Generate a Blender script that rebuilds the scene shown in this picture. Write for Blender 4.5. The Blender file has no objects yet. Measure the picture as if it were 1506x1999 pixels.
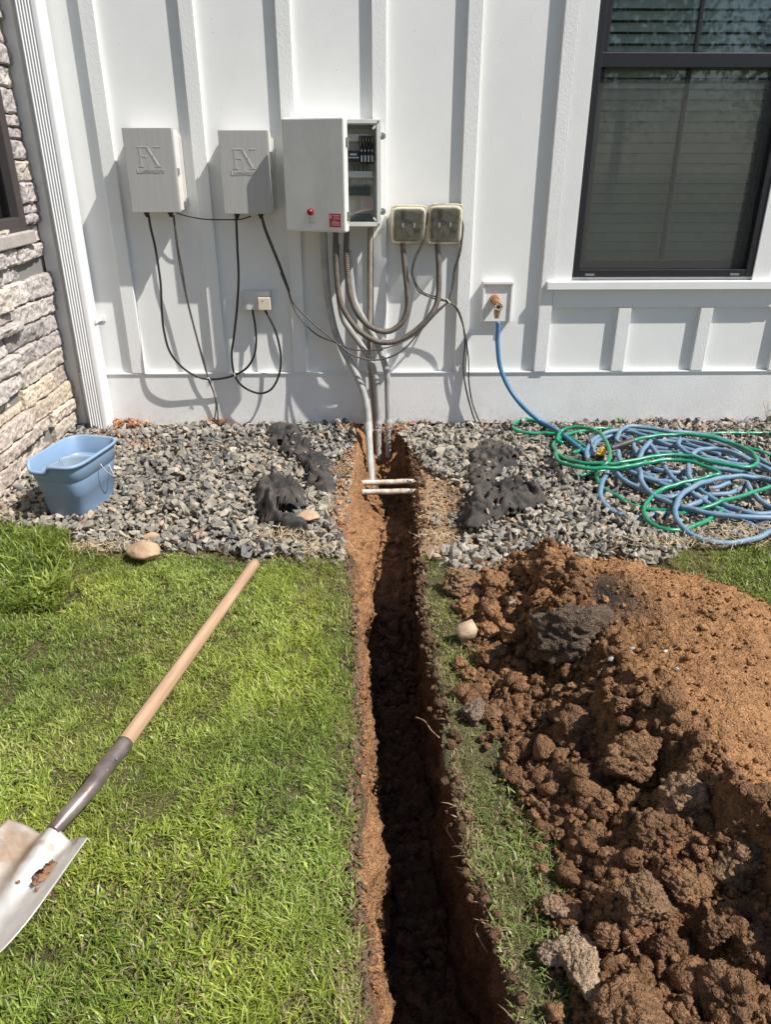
import bpy, bmesh, math, random
import numpy as np
from mathutils import Vector, Matrix
random.seed(7); rng = np.random.default_rng(7)
R = math.radians
S = bpy.context.scene
COL = S.collection
# ------------------------------------------------------------------ camera, sky, sun, exposure
CAM = np.array([0.0, -3.78, 1.28]); PITCH = R(25.4); YAW = R(-1.1); FPX = 1450.0
cd = bpy.data.cameras.new('camera'); cam = bpy.data.objects.new('camera', cd); COL.objects.link(cam)
cam.location = CAM; cam.rotation_euler = (R(90) - PITCH, 0, YAW)
cd.sensor_fit = 'VERTICAL'; cd.sensor_height = 24.0; cd.lens = 24.0 * FPX / 1999.0
cd.clip_start = 0.02; cd.clip_end = 600
S.camera = cam
SUN = Vector((0.552, -0.236, 0.800)).normalized()
W = bpy.data.worlds.new('World'); S.world = W; W.use_nodes = True
wn = W.node_tree.nodes; wl = W.node_tree.links; wn.clear()
sky = wn.new('ShaderNodeTexSky'); sky.sky_type = 'NISHITA'; sky.sun_disc = False
sky.sun_elevation = math.asin(SUN.z); sky.sun_rotation = math.atan2(SUN.x, SUN.y)
sky.air_density = 1.0; sky.dust_density = 0.6; sky.ozone_density = 1.0
bg = wn.new('ShaderNodeBackground'); bg.inputs[1].default_value = 0.088
wo = wn.new('ShaderNodeOutputWorld'); wl.new(sky.outputs[0], bg.inputs[0]); wl.new(bg.outputs[0], wo.inputs[0])
sd = bpy.data.lights.new('sun', 'SUN'); sun = bpy.data.objects.new('sun', sd); COL.objects.link(sun)
sd.energy = 5.0; sd.angle = R(0.53); sd.color = (1.0, 0.96, 0.90)
sun.rotation_euler = SUN.to_track_quat('Z', 'Y').to_euler(); sun.location = (3, -2, 5)
S.view_settings.view_transform = 'Standard'; S.view_settings.look = 'None'
S.view_settings.exposure = 0.42; S.view_settings.gamma = 1.0; S.view_settings.use_curve_mapping = False
S.render.engine = 'CYCLES'

# ------------------------------------------------------------------ measuring: where a sight line of the photo meets a real plane
_c, _s = math.cos(YAW), math.sin(YAW)
FW = np.array([-_s * math.cos(PITCH), _c * math.cos(PITCH), -math.sin(PITCH)]); RT = np.array([_c, _s, 0.0]); UP = np.cross(RT, FW)
def ray(px, py): return FW * FPX + RT * (px - 753) + UP * (999.5 - py)
def wallp(px, py, d=0.0):
    r = ray(px, py); return CAM + r * ((-d - CAM[1]) / r[1])
def gnd(px, py, z=0.0):
    r = ray(px, py); return CAM + r * ((z - CAM[2]) / r[2])
def gpoly(pts, z=0.0): return np.array([gnd(a, b, z)[:2] for a, b in pts])

# ------------------------------------------------------------------ noise
def _hash(ix, iy, iz, k):
    with np.errstate(over='ignore'):
        h = (ix.astype(np.int64) * 374761393 + iy.astype(np.int64) * 668265263 + iz.astype(np.int64) * 2147483647 + k * 144665) & 0xffffffff
        h = ((h ^ (h >> 13)) * 1274126177) & 0xffffffff
        h = h ^ (h >> 16)
    return (h & 0xffffff) / float(0xffffff)
def vnoise(P, k=0):
    P = np.asarray(P, float); i = np.floor(P).astype(np.int64); f = P - i; u = f * f * f * (f * (f * 6 - 15) + 10)
    r = 0
    for a in (0, 1):
        wx = u[:, 0] if a else 1 - u[:, 0]
        for b in (0, 1):
            wy = u[:, 1] if b else 1 - u[:, 1]
            for c in (0, 1):
                wz = u[:, 2] if c else 1 - u[:, 2]
                r = r + wx * wy * wz * _hash(i[:, 0] + a, i[:, 1] + b, i[:, 2] + c, k)
    return r * 2 - 1
def fbm(P, sc, oc=4, k=0, gain=.5):
    P = np.asarray(P, float) * sc; a = 1; r = 0
    for o in range(oc):
        r = r + a * vnoise(P + 17.3 * o, k + o); P = P * 2.03; a *= gain
    return r
def ridge(P, sc, oc=4, k=0):
    P = np.asarray(P, float) * sc; a = 1; r = 0
    for o in range(oc):
        r = r + a * (1 - 2 * np.abs(vnoise(P + 9.1 * o, k + o))); P = P * 2.05; a *= .5
    return r
def billow(P, sc, oc=3, k=0):
    P = np.asarray(P, float) * sc; a = 1; r = 0
    for o in range(oc):
        r = r + a * (np.abs(vnoise(P + 5.7 * o, k + o)) * 2 - .5); P = P * 2.2; a *= .52
    return r
def sstep(a, b, x):
    t = np.clip((x - a) / (b - a), 0, 1); return t * t * (3 - 2 * t)
def inpoly(x, y, poly):
    r = np.zeros(len(x), bool); n = len(poly); j = n - 1
    for i in range(n):
        xi, yi = poly[i]; xj, yj = poly[j]
        c = ((yi > y) != (yj > y)) & (x < (xj - xi) * (y - yi) / (yj - yi + 1e-12) + xi)
        r ^= c; j = i
    return r
def polydist(x, y, poly, closed=True):
    d = np.full(len(x), 1e9); n = len(poly)
    for i in range(n if closed else n - 1):
        a = poly[i]; b = poly[(i + 1) % n]; v = b - a; L = v @ v + 1e-12
        t = np.clip(((x - a[0]) * v[0] + (y - a[1]) * v[1]) / L, 0, 1)
        d = np.minimum(d, np.hypot(x - a[0] - t * v[0], y - a[1] - t * v[1]))
    return d

# ------------------------------------------------------------------ materials
def mat(name, col, rough=.6, metal=0, bump=0, bscale=80, var=0, vscale=8, col2=None, attr=None, spec=.5, coat=0, detail=6, stretch=None, trans=0, sub=0, bdist=.004):
    m = bpy.data.materials.new(name); m.use_nodes = True; n = m.node_tree.nodes; l = m.node_tree.links
    p = n['Principled BSDF']; p.inputs['Roughness'].default_value = rough; p.inputs['Metallic'].default_value = metal
    p.inputs['Specular IOR Level'].default_value = spec; p.inputs['Coat Weight'].default_value = coat
    p.inputs['Base Color'].default_value = (*col, 1)
    tc = n.new('ShaderNodeTexCoord'); vec = tc.outputs['Object']
    if stretch:
        mp = n.new('ShaderNodeMapping'); mp.inputs['Scale'].default_value = stretch; l.new(vec, mp.inputs[0]); vec = mp.outputs[0]
    base = None
    if attr:
        a = n.new('ShaderNodeAttribute'); a.attribute_name = attr; base = a.outputs['Color']
    if var or col2:
        nz = n.new('ShaderNodeTexNoise'); nz.inputs['Scale'].default_value = vscale; nz.inputs['Detail'].default_value = 7; nz.inputs['Roughness'].default_value = .62
        l.new(vec, nz.inputs['Vector'])
        rp = n.new('ShaderNodeMapRange'); rp.inputs[1].default_value = .36; rp.inputs[2].default_value = .64; l.new(nz.outputs[0], rp.inputs[0])
        mx = n.new('ShaderNodeMix'); mx.data_type = 'RGBA'; l.new(rp.outputs[0], mx.inputs[0])
        if base is not None:
            mx.blend_type = 'MULTIPLY'; mx.inputs[0].default_value = 1
            hs = n.new('ShaderNodeMapRange'); hs.inputs[3].default_value = 1 - var; hs.inputs[4].default_value = 1 + var; l.new(rp.outputs[0], hs.inputs[0])
            for lk in list(mx.inputs[0].links): l.remove(lk)
            l.new(base, mx.inputs[6]); l.new(hs.outputs[0], mx.inputs[7])
        else:
            c2 = col2 or tuple(c * (1 - var) for c in col)
            mx.inputs[6].default_value = (*c2, 1); mx.inputs[7].default_value = (*col, 1)
        base = mx.outputs[2]
    if base is not None: l.new(base, p.inputs['Base Color'])
    if bump:
        b = n.new('ShaderNodeTexNoise'); b.inputs['Scale'].default_value = bscale; b.inputs['Detail'].default_value = detail; b.inputs['Roughness'].default_value = .6
        l.new(vec, b.inputs['Vector'])
        bp = n.new('ShaderNodeBump'); bp.inputs['Strength'].default_value = bump; bp.inputs['Distance'].default_value = bdist
        l.new(b.outputs[0], bp.inputs['Height']); l.new(bp.outputs[0], p.inputs['Normal'])
    if trans: p.inputs['Transmission Weight'].default_value = trans
    if sub:
        p.inputs['Subsurface Weight'].default_value = sub; p.inputs['Subsurface Scale'].default_value = .01
    return m
M = {}
M['paint'] = mat('white_paint', (.82, .82, .80), .55, bump=.20, bscale=140, var=.05, vscale=3, bdist=.003)
M['batten'] = mat('rough_white_paint', (.82, .82, .80), .6, bump=.40, bscale=190, var=.05, vscale=4, bdist=.004, stretch=(1, 1, .45))
M['skirt'] = mat('skirt_paint', (.82, .815, .80), .6, bump=.4, bscale=120, var=.08, vscale=5, bdist=.003)
M['alu_white'] = mat('downspout_enamel', (.82, .82, .81), .35, bump=.1, bscale=30, var=.06, vscale=6)
M['black_frame'] = mat('black_window_frame', (.018, .018, .022), .38, bump=.08, bscale=60)
M['brown_frame'] = mat('inner_sash', (.022, .018, .017), .5)
M['blind'] = mat('blind_slat', (.82, .84, .78), .5)
M['room'] = mat('room_paint', (.22, .21, .19), .9)
M['dark'] = mat('gap_shadow', (.012, .011, .010), .9)
M['galv'] = mat('brushed_steel', (.50, .49, .47), .50, metal=.35, bump=.18, bscale=60, var=.10, vscale=26, stretch=(3, 3, .18), bdist=.001)
M['galv_side'] = mat('painted_steel_side', (.72, .70, .66), .5, metal=.1, var=.08)
M['steel'] = mat('latch_steel', (.55, .55, .53), .32, metal=.9, var=.2, vscale=60)
M['poly'] = mat('grey_polyester', (.76, .755, .70), .5, bump=.15, bscale=90, var=.13, vscale=9, stretch=(1, 1, .5))
M['poly_in'] = mat('cabinet_interior', (.42, .44, .45), .5)
M['gasket'] = mat('gasket', (.16, .19, .18), .7)
M['duct'] = mat('wiring_duct', (.66, .67, .66), .55)
M['backpl'] = mat('back_plate', (.66, .64, .58), .5)
M['blackpl'] = mat('black_plastic', (.013, .014, .016), .4)
M['navy'] = mat('relay_body', (.03, .045, .07), .4)
M['whitepl'] = mat('white_plastic', (.72, .73, .72), .45)
M['greypl'] = mat('grey_plastic', (.30, .31, .31), .5)
M['red'] = mat('red_label', (.50, .015, .04), .45)
M['redknob'] = mat('red_knob', (.22, .006, .008), .35)
M['cable'] = mat('black_cable', (.012, .012, .013), .42, bump=.2, bscale=200)
M['wire'] = mat('dusty_black_wire', (.035, .033, .031), .55, var=.5, vscale=90, col2=(.11, .10, .085))
M['conduit'] = mat('grey_conduit', (.42, .42, .41), .5, var=.25, vscale=18, col2=(.30, .29, .27), bump=.2, bscale=60)
M['conduit_dirty'] = mat('old_conduit', (.36, .33, .27), .6, vscale=14, col2=(.25, .20, .14), bump=.3, bscale=60)
M['flex'] = mat('flexible_conduit', (.15, .125, .10), .6, vscale=30, col2=(.095, .078, .062), bump=.15, bscale=80)
M['pvc'] = mat('dirty_white_pipe', (.66, .62, .56), .6, vscale=30, col2=(.28, .17, .095), bump=.3, bscale=70)
M['bucket'] = mat('blue_bucket_plastic', (.225, .34, .50), .45, bump=.12, bscale=160, vscale=10, col2=(.215, .31, .44), sub=.0)
M['bucket_dirty'] = mat('dusty_bucket_plastic', (.24, .35, .47), .6, vscale=70, col2=(.28, .31, .33), bump=.2, bscale=200)
M['hose_blue'] = mat('blue_hose', (.095, .20, .315), .5, vscale=14, col2=(.17, .245, .31), bump=.25, bscale=260, bdist=.001)
M['hose_new'] = mat('blue_hose_clean', (.035, .16, .32), .42, vscale=20, col2=(.07, .19, .33))
M['hose_green'] = mat('green_hose', (.004, .27, .13), .33, vscale=14, col2=(.008, .20, .10), coat=.2)
M['yellow'] = mat('yellow_plastic', (.75, .42, .02), .4)
M['brass'] = mat('weathered_brass', (.52, .40, .24), .42, metal=.7, vscale=60, col2=(.30, .24, .17), bump=.4, bscale=160)
M['copper'] = mat('copper_valve', (.55, .24, .13), .5, metal=.5, vscale=50, col2=(.38, .17, .10))
M['wood'] = mat('ash_handle', (.47, .31, .20), .55, bump=.35, bscale=40, vscale=16, col2=(.33, .205, .125), bdist=.002)
_m = M['wood'].node_tree; _mp = _m.nodes.new('ShaderNodeMapping'); _mp.vector_type = 'TEXTURE'; _mp.inputs['Rotation'].default_value = (0, 0, R(78.3)); _mp.inputs['Scale'].default_value = (3.5, .22, .22)
_tc = [q for q in _m.nodes if q.type == 'TEX_COORD'][0]; _m.links.new(_tc.outputs['Object'], _mp.inputs[0])
for q in [q for q in _m.nodes if q.type == 'TEX_NOISE']: _m.links.new(_mp.outputs[0], q.inputs['Vector'])
M['blade'] = mat('worn_shovel_steel', (.70, .67, .63), .38, metal=.45, vscale=5, col2=(.34, .26, .20), bump=.35, bscale=60, bdist=.002)
M['socket'] = mat('dark_socket_steel', (.30, .245, .22), .36, metal=.5, vscale=12, col2=(.12, .09, .085), bump=.2, bscale=40)
M['mud'] = mat('dried_mud', (.26, .135, .075), .95, bump=.8, bscale=160)
M['gravel'] = mat('crushed_stone', (.3, .3, .3), .88, attr='col', var=.26, vscale=60, bump=.6, bscale=110, bdist=.004)
M['soil'] = mat('soil', (.3, .15, .07), .97, attr='col', var=.20, vscale=38, bump=1.0, bscale=170, bdist=.006, spec=.15, detail=9)
def crumbly(m):
    n = m.node_tree.nodes; l = m.node_tree.links; p = n['Principled BSDF']; tc = n.new('ShaderNodeTexCoord')
    prev = p.inputs['Normal'].links[0].from_socket
    for sc, ds, stg in ((95, .009, .9), (230, .005, .9)):
        wv = n.new('ShaderNodeTexNoise'); wv.inputs['Scale'].default_value = sc * .8; ad = n.new('ShaderNodeMixRGB'); ad.blend_type = 'ADD'; ad.inputs[0].default_value = .012 * 95 / sc
        l.new(tc.outputs['Object'], wv.inputs['Vector']); l.new(tc.outputs['Object'], ad.inputs[1]); l.new(wv.outputs['Color'], ad.inputs[2])
        v = n.new('ShaderNodeTexVoronoi'); v.inputs['Scale'].default_value = sc; l.new(ad.outputs[0], v.inputs['Vector'])
        iv = n.new('ShaderNodeMath'); iv.operation = 'MULTIPLY'; iv.inputs[1].default_value = -1; l.new(v.outputs['Distance'], iv.inputs[0])
        b = n.new('ShaderNodeBump'); b.inputs['Strength'].default_value = stg; b.inputs['Distance'].default_value = ds; l.new(iv.outputs[0], b.inputs['Height']); l.new(prev, b.inputs['Normal']); prev = b.outputs[0]
    l.new(prev, p.inputs['Normal'])
crumbly(M['soil'])
M['stone'] = mat('ledgestone', (.3, .3, .3), .9, attr='col', var=.22, vscale=48, bump=1.0, bscale=85, bdist=.006, spec=.2, detail=9)
M['mortar'] = mat('mortar', (.20, .19, .18), .95, bump=.5, bscale=60)
M['rock'] = mat('tan_rock', (.50, .34, .22), .9, vscale=22, col2=(.36, .24, .15), bump=.8, bscale=70, bdist=.004)
M['rock_grey'] = mat('grey_rock', (.36, .35, .34), .9, vscale=30, col2=(.22, .22, .22), bump=.8, bscale=90)
M['rock_pale'] = mat('pale_rock', (.52, .44, .32), .9, vscale=24, col2=(.34, .23, .14), bump=.8, bscale=70)
M['fabric'] = mat('landscape_fabric', (.016, .016, .017), .8, vscale=11, col2=(.085, .070, .055), bump=.5, bscale=420, bdist=.003)
M['leaf'] = mat('dry_leaf', (.3, .1, .04), .7, attr='col')
M['emboss'] = mat('embossed_steel', (.50, .49, .47), .45, metal=.45)
M['ink'] = mat('ink', (.02, .02, .02), .6)
M['label'] = mat('white_label', (.75, .75, .73), .5)

def glass_mat():
    m = bpy.data.materials.new('window_glass'); m.use_nodes = True; n = m.node_tree.nodes; l = m.node_tree.links; n.clear()
    o = n.new('ShaderNodeOutputMaterial'); mx = n.new('ShaderNodeMixShader'); t = n.new('ShaderNodeBsdfTransparent'); g = n.new('ShaderNodeBsdfGlossy')
    t.inputs[0].default_value = (.95, .98, .96, 1); g.inputs['Roughness'].default_value = .02; g.inputs[0].default_value = (.95, .97, 1, 1)
    f = n.new('ShaderNodeFresnel'); f.inputs[0].default_value = 1.62
    l.new(f.outputs[0], mx.inputs[0]); l.new(t.outputs[0], mx.inputs[1]); l.new(g.outputs[0], mx.inputs[2]); l.new(mx.outputs[0], o.inputs[0]); return m
M['glass'] = glass_mat()
def mix_transp(name, col, op, rough=.7):
    m = bpy.data.materials.new(name); m.use_nodes = True; n = m.node_tree.nodes; l = m.node_tree.links
    p = n['Principled BSDF']; p.inputs['Base Color'].default_value = (*col, 1); p.inputs['Roughness'].default_value = rough
    t = n.new('ShaderNodeBsdfTransparent'); mx = n.new('ShaderNodeMixShader'); mx.inputs[0].default_value = op
    l.new(t.outputs[0], mx.inputs[1]); l.new(p.outputs[0], mx.inputs[2]); l.new(mx.outputs[0], n['Material Output'].inputs[0]); return m
M['screen'] = mix_transp('insect_screen', (.13, .135, .12), .24)
M['bubble'] = mix_transp('yellowed_clear_plastic', (.66, .60, .40), .20, .15)
M['bubble_base'] = mat('grey_box_base', (.16, .155, .135), .5, var=.4, vscale=30)
M['bubble_rim'] = mix_transp('yellowed_plastic_rim', (.66, .60, .42), .62, .4)
def bubble_mat():
    m = mix_transp('cloudy_clear_plastic', (.70, .66, .50), .2, .22); n = m.node_tree.nodes; l = m.node_tree.links
    mx = [q for q in n if q.type == 'MIX_SHADER'][0]; lw = n.new('ShaderNodeLayerWeight'); lw.inputs[0].default_value = .35; tc = n.new('ShaderNodeTexCoord'); nz = n.new('ShaderNodeTexNoise'); nz.inputs['Scale'].default_value = 28; nz.inputs['Detail'].default_value = 6; l.new(tc.outputs['Object'], nz.inputs['Vector'])
    a = n.new('ShaderNodeMath'); a.operation = 'MULTIPLY_ADD'; l.new(nz.outputs[0], a.inputs[0]); a.inputs[1].default_value = .42; l.new(lw.outputs['Facing'], a.inputs[2])
    b = n.new('ShaderNodeMath'); b.operation = 'SUBTRACT'; b.inputs[1].default_value = .10; b.use_clamp = True; l.new(a.outputs[0], b.inputs[0]); l.new(b.outputs[0], mx.inputs[0]); return m
M['bubble'] = bubble_mat()
def grass_mat():
    m = bpy.data.materials.new('grass_blade'); m.use_nodes = True; n = m.node_tree.nodes; l = m.node_tree.links
    p = n['Principled BSDF']; p.inputs['Roughness'].default_value = .42; p.inputs['Specular IOR Level'].default_value = .5
    a = n.new('ShaderNodeAttribute'); a.attribute_name = 'col'; l.new(a.outputs['Color'], p.inputs['Base Color'])
    t = n.new('ShaderNodeBsdfTranslucent'); l.new(a.outputs['Color'], t.inputs[0]); mx = n.new('ShaderNodeMixShader'); mx.inputs[0].default_value = .38
    l.new(p.outputs[0], mx.inputs[1]); l.new(t.outputs[0], mx.inputs[2]); l.new(mx.outputs[0], n['Material Output'].inputs[0]); return m
M['grass'] = grass_mat()

# ------------------------------------------------------------------ object helpers
def tag(o, label=None, cat=None, group=None, kind=None):
    if label: o['label'] = label
    if cat: o['category'] = cat
    if group: o['group'] = group
    if kind: o['kind'] = kind
    return o
def root(name, loc, label, cat, group=None, rz=0):
    o = bpy.data.objects.new(name, None); COL.objects.link(o); o.location = tuple(float(v) for v in loc); o.rotation_euler.z = rz
    o.empty_display_size = .05; return tag(o, label, cat, group)
def rootloc(p):
    while p.parent: p = p.parent
    return np.array(p.location)
def mesh_np(name, V, faces, m, parent=None, smooth=False, colr=None, local=False, mats=None, midx=None):
    """faces: list of (n,k) int arrays. Vertices in world metres unless local."""
    V = np.asarray(V, float).copy()
    if parent is not None and not local: V -= rootloc(parent)
    off = None
    if parent is None and not local:
        off = np.array([(V[:, 0].min() + V[:, 0].max()) / 2, (V[:, 1].min() + V[:, 1].max()) / 2, V[:, 2].min()]); V -= off
    me = bpy.data.meshes.new(name); fs = [np.asarray(f, np.int64) for f in faces if len(f)]
    me.vertices.add(len(V)); me.vertices.foreach_set('co', V.ravel().astype(np.float32))
    nl = sum(f.size for f in fs); npol = sum(len(f) for f in fs)
    me.loops.add(nl); me.polygons.add(npol)
    me.loops.foreach_set('vertex_index', np.concatenate([f.ravel() for f in fs]).astype(np.int32))
    tot = np.concatenate([np.full(len(f), f.shape[1]) for f in fs]); st = np.concatenate([[0], np.cumsum(tot)[:-1]])
    me.polygons.foreach_set('loop_start', st.astype(np.int32)); me.polygons.foreach_set('loop_total', tot.astype(np.int32))
    me.polygons.foreach_set('use_smooth', np.full(npol, smooth))
    if colr is not None:
        a = me.attributes.new('col', 'FLOAT_COLOR', 'POINT'); c = np.ones((len(V), 4), np.float32); c[:, :3] = colr; a.data.foreach_set('color', c.ravel())
    me.update(calc_edges=True); me.validate()
    if mats:
        for q in mats: me.materials.append(q)
        me.polygons.foreach_set('material_index', np.asarray(midx, np.int32))
    else: me.materials.append(m)
    o = bpy.data.objects.new(name, me); COL.objects.link(o)
    if off is not None: o.location = off
    if parent: o.parent = parent
    return o
def from_bm(name, bm, m, parent=None, smooth=False, local=False):
    bm.normal_update()
    if not local:
        if parent is not None: bmesh.ops.translate(bm, verts=bm.verts, vec=Vector(-rootloc(parent)))
    off = None
    if parent is None and not local:
        c = np.array([v.co for v in bm.verts]); off = Vector(((c[:, 0].min() + c[:, 0].max()) / 2, (c[:, 1].min() + c[:, 1].max()) / 2, c[:, 2].min()))
        bmesh.ops.translate(bm, verts=bm.verts, vec=-off)
    me = bpy.data.meshes.new(name); bm.to_mesh(me); bm.free(); me.materials.append(m)
    if smooth: me.polygons.foreach_set('use_smooth', np.full(len(me.polygons), True))
    o = bpy.data.objects.new(name, me); COL.objects.link(o)
    if off is not None: o.location = off
    if parent: o.parent = parent
    return o
def box(bm, x0, x1, y0, y1, z0, z1, bev=0, seg=2, mtx=None):
    b = bmesh.new(); bmesh.ops.create_cube(b, size=1)
    bmesh.ops.scale(b, vec=(x1 - x0, y1 - y0, z1 - z0), verts=b.verts); bmesh.ops.translate(b, vec=((x0 + x1) / 2, (y0 + y1) / 2, (z0 + z1) / 2), verts=b.verts)
    if bev: bmesh.ops.bevel(b, geom=b.edges[:], offset=bev, segments=seg, profile=.5, affect='EDGES')
    if mtx is not None: bmesh.ops.transform(b, matrix=mtx, verts=b.verts)
    t = bpy.data.meshes.new('t'); b.to_mesh(t); b.free(); bm.from_mesh(t); bpy.data.meshes.remove(t)
def B(*boxes, bev=0, seg=2, mtx=None):
    bm = bmesh.new()
    for q in boxes: box(bm, *q, bev=bev, seg=seg, mtx=mtx)
    return bm
def cyl(bm, a, b, r0, r1=None, n=20):
    a = Vector(a); b = Vector(b); r1 = r0 if r1 is None else r1; d = b - a
    t = Matrix.Translation((a + b) / 2) @ d.to_track_quat('Z', 'Y').to_matrix().to_4x4()
    bmesh.ops.create_cone(bm, cap_ends=True, segments=n, radius1=r0, radius2=r1, depth=d.length, matrix=t)
def catmull(P, step=.008):
    P = np.array([list(p) for p in P], float)
    Q = np.vstack([2 * P[0] - P[1], P, 2 * P[-1] - P[-2]]); out = []
    for i in range(1, len(Q) - 2):
        p0, p1, p2, p3 = Q[i - 1], Q[i], Q[i + 1], Q[i + 2]
        n = max(2, int(np.linalg.norm(p2 - p1) / step)); t = np.linspace(0, 1, n, endpoint=False)[:, None]
        out.append(.5 * (2 * p1 + (p2 - p0) * t + (2 * p0 - 5 * p1 + 4 * p2 - p3) * t ** 2 + (3 * p1 - p0 - 3 * p2 + p3) * t ** 3))
    out.append(Q[-2][None]); return np.vstack(out)
def tube(P, r, n=12, step=.008, smooth_pts=True):
    """vertices and faces of a capped tube; r a number or a function of arc length."""
    C = catmull(P, step) if smooth_pts else np.array([list(p) for p in P], float)
    T = np.gradient(C, axis=0); T /= np.linalg.norm(T, axis=1)[:, None] + 1e-12
    s = np.concatenate([[0], np.cumsum(np.linalg.norm(np.diff(C, axis=0), axis=1))])
    nrm = np.cross(T[0], [0, 0, 1.0]);
    if np.linalg.norm(nrm) < .1: nrm = np.cross(T[0], [1.0, 0, 0])
    nrm /= np.linalg.norm(nrm); V = []
    a = np.linspace(0, 2 * np.pi, n, endpoint=False)
    for i in range(len(C)):
        nrm = nrm - T[i] * (nrm @ T[i]); nrm /= np.linalg.norm(nrm); b = np.cross(T[i], nrm)
        rr = r(s[i]) if callable(r) else r
        V.append(C[i] + rr * (np.cos(a)[:, None] * nrm + np.sin(a)[:, None] * b))
    V = np.vstack(V); m = len(C); i = np.arange(m - 1)[:, None] * n; j = np.arange(n)[None]; k = (j + 1) % n
    F = np.stack([i + j, i + k, i + n + k, i + n + j], -1).reshape(-1, 4)
    V = np.vstack([V, C[:1], C[-1:]]); c0 = m * n; j = np.arange(n); k = (j + 1) % n
    T3 = np.vstack([np.stack([k, j, np.full(n, c0)], -1), np.stack([(m - 1) * n + j, (m - 1) * n + k, np.full(n, c0 + 1)], -1)])
    return V, F, T3
def tubes(name, strands, m, parent=None, n=12, step=.008):
    Vs, F4, F3, o = [], [], [], 0
    for P, r in strands:
        V, F, T = tube(P, r, n, step); Vs.append(V); F4.append(F + o); F3.append(T + o); o += len(V)
    return mesh_np(name, np.vstack(Vs), [np.vstack(F4), np.vstack(F3)], m, parent, True)
_ICO = {}
def ico(sub):
    if sub not in _ICO:
        b = bmesh.new(); bmesh.ops.create_icosphere(b, subdivisions=sub, radius=1)
        _ICO[sub] = (np.array([v.co[:] for v in b.verts]), np.array([[v.index for v in f.verts] for f in b.faces])); b.free()
    V, F = _ICO[sub]; return V.copy(), F.copy()
def clod(seed, sub=3, rough=.3, scale=(1, 1, 1), lump=1.6):
    V, F = ico(sub); d = V / np.linalg.norm(V, axis=1)[:, None]
    r = 1 + rough * fbm(d + seed * 3.7, lump, 3, seed, .6) + rough * .12 * ridge(d + seed * 1.3, lump * 3, 3, seed + 50)
    r = r + rough * .50 * billow(d + seed * 2.1, 3.2, 4 if sub > 3 else 2, seed + 80)
    V = d * r[:, None] * np.array(scale); return V, F
def rockshape(seed, n=12, sc=(1, 1, 1)):
    r = np.random.default_rng(seed); p = r.normal(size=(n, 3)); p /= np.linalg.norm(p, axis=1)[:, None]; p *= r.uniform(.75, 1.1, n)[:, None]
    p *= np.array(sc); b = bmesh.new(); vs = [b.verts.new(v) for v in p]
    g = bmesh.ops.convex_hull(b, input=vs); dl = [v for v in b.verts if not v.link_faces]
    for v in dl: b.verts.remove(v)
    bmesh.ops.triangulate(b, faces=b.faces[:]); b.verts.index_update()
    V = np.array([v.co[:] for v in b.verts]); F = np.array([[v.index for v in f.verts] for f in b.faces]); b.free(); return V, F
def rotmats(n, r, tilt=1.0):
    q = r.normal(size=(n, 4)); q[:, 1:3] *= tilt; q /= np.linalg.norm(q, axis=1)[:, None]; w, x, y, z = q.T
    return np.stack([1 - 2 * (y * y + z * z), 2 * (x * y - z * w), 2 * (x * z + y * w), 2 * (x * y + z * w), 1 - 2 * (x * x + z * z), 2 * (y * z - x * w), 2 * (x * z - y * w), 2 * (y * z + x * w), 1 - 2 * (x * x + y * y)], -1).reshape(n, 3, 3)
def scatter(name, shapes, pos, size, colr, m, tilt=1.0, seed=1, smooth=False):
    r = np.random.default_rng(seed); k = r.integers(0, len(shapes), len(pos)); Rm = rotmats(len(pos), r, tilt)
    Vs, Fs, Cs, o = [], [], [], 0
    for i, (V, F) in enumerate(shapes):
        idx = np.where(k == i)[0]
        if not len(idx): continue
        P = np.einsum('nij,vj->nvi', Rm[idx], V) * size[idx][:, None, None] + pos[idx][:, None]
        Vs.append(P.reshape(-1, 3)); Fs.append((F[None] + (np.arange(len(idx)) * len(V))[:, None, None] + o).reshape(-1, 3)); Cs.append(np.repeat(colr[idx], len(V), 0)); o += len(idx) * len(V)
    return mesh_np(name, np.vstack(Vs), [np.vstack(Fs)], m, None, smooth, np.vstack(Cs))

# ================================================================== TERRAIN
EDGE_Y = []
tl = [(872, 690), (930, 684), (1000, 664), (1050, 664), (1100, 680), (1200, 688), (1300, 694), (1400, 700), (1500, 697), (1600, 690), (1700, 698), (1800, 706), (1900, 710), (1999, 712)]
tr = [(872, 800), (930, 812), (1000, 818), (1100, 816), (1180, 820), (1250, 833), (1330, 850), (1400, 862), (1500, 878), (1600, 890), (1700, 915), (1800, 945), (1900, 975), (1999, 1000)]
TL = np.array([gnd(x, y)[:2] for y, x in tl])[::-1]; TR = np.array([gnd(x, y)[:2] for y, x in tr])[::-1]
def xl(y): return np.interp(y, TL[:, 1], TL[:, 0])
def xr(y): return np.interp(y, TR[:, 1], TR[:, 0])
def depth(y):
    d = np.interp(y, [-8, -6.5, -3.2, -2.4, -1.7, -1.35, -1.1, -.9, -.78, -.6, -.35, -.20, -.10, -.04], [0, .40, .40, .38, .35, .28, .22, .20, .22, .27, .27, .22, .12, 0]); return d
Y = np.concatenate([[-60, -30, -15, -8], np.arange(-7, -3.6, .05), np.arange(-3.6, .02, .009), [.1, .5, 3, 15, 60]])
tA = 1 - (np.linspace(1, 0, 100) ** 2.2)                         # left sheet, denser towards the trench
XL0 = -60.0
LW, FL, RW = 34, 24, 34
rows, cols = [], []
SOIL_O = np.array([.42, .225, .11]); SOIL_B = np.array([.145, .082, .050]); THATCH = np.array([.12, .11, .05]); BED = np.array([.20, .145, .095])
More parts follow.
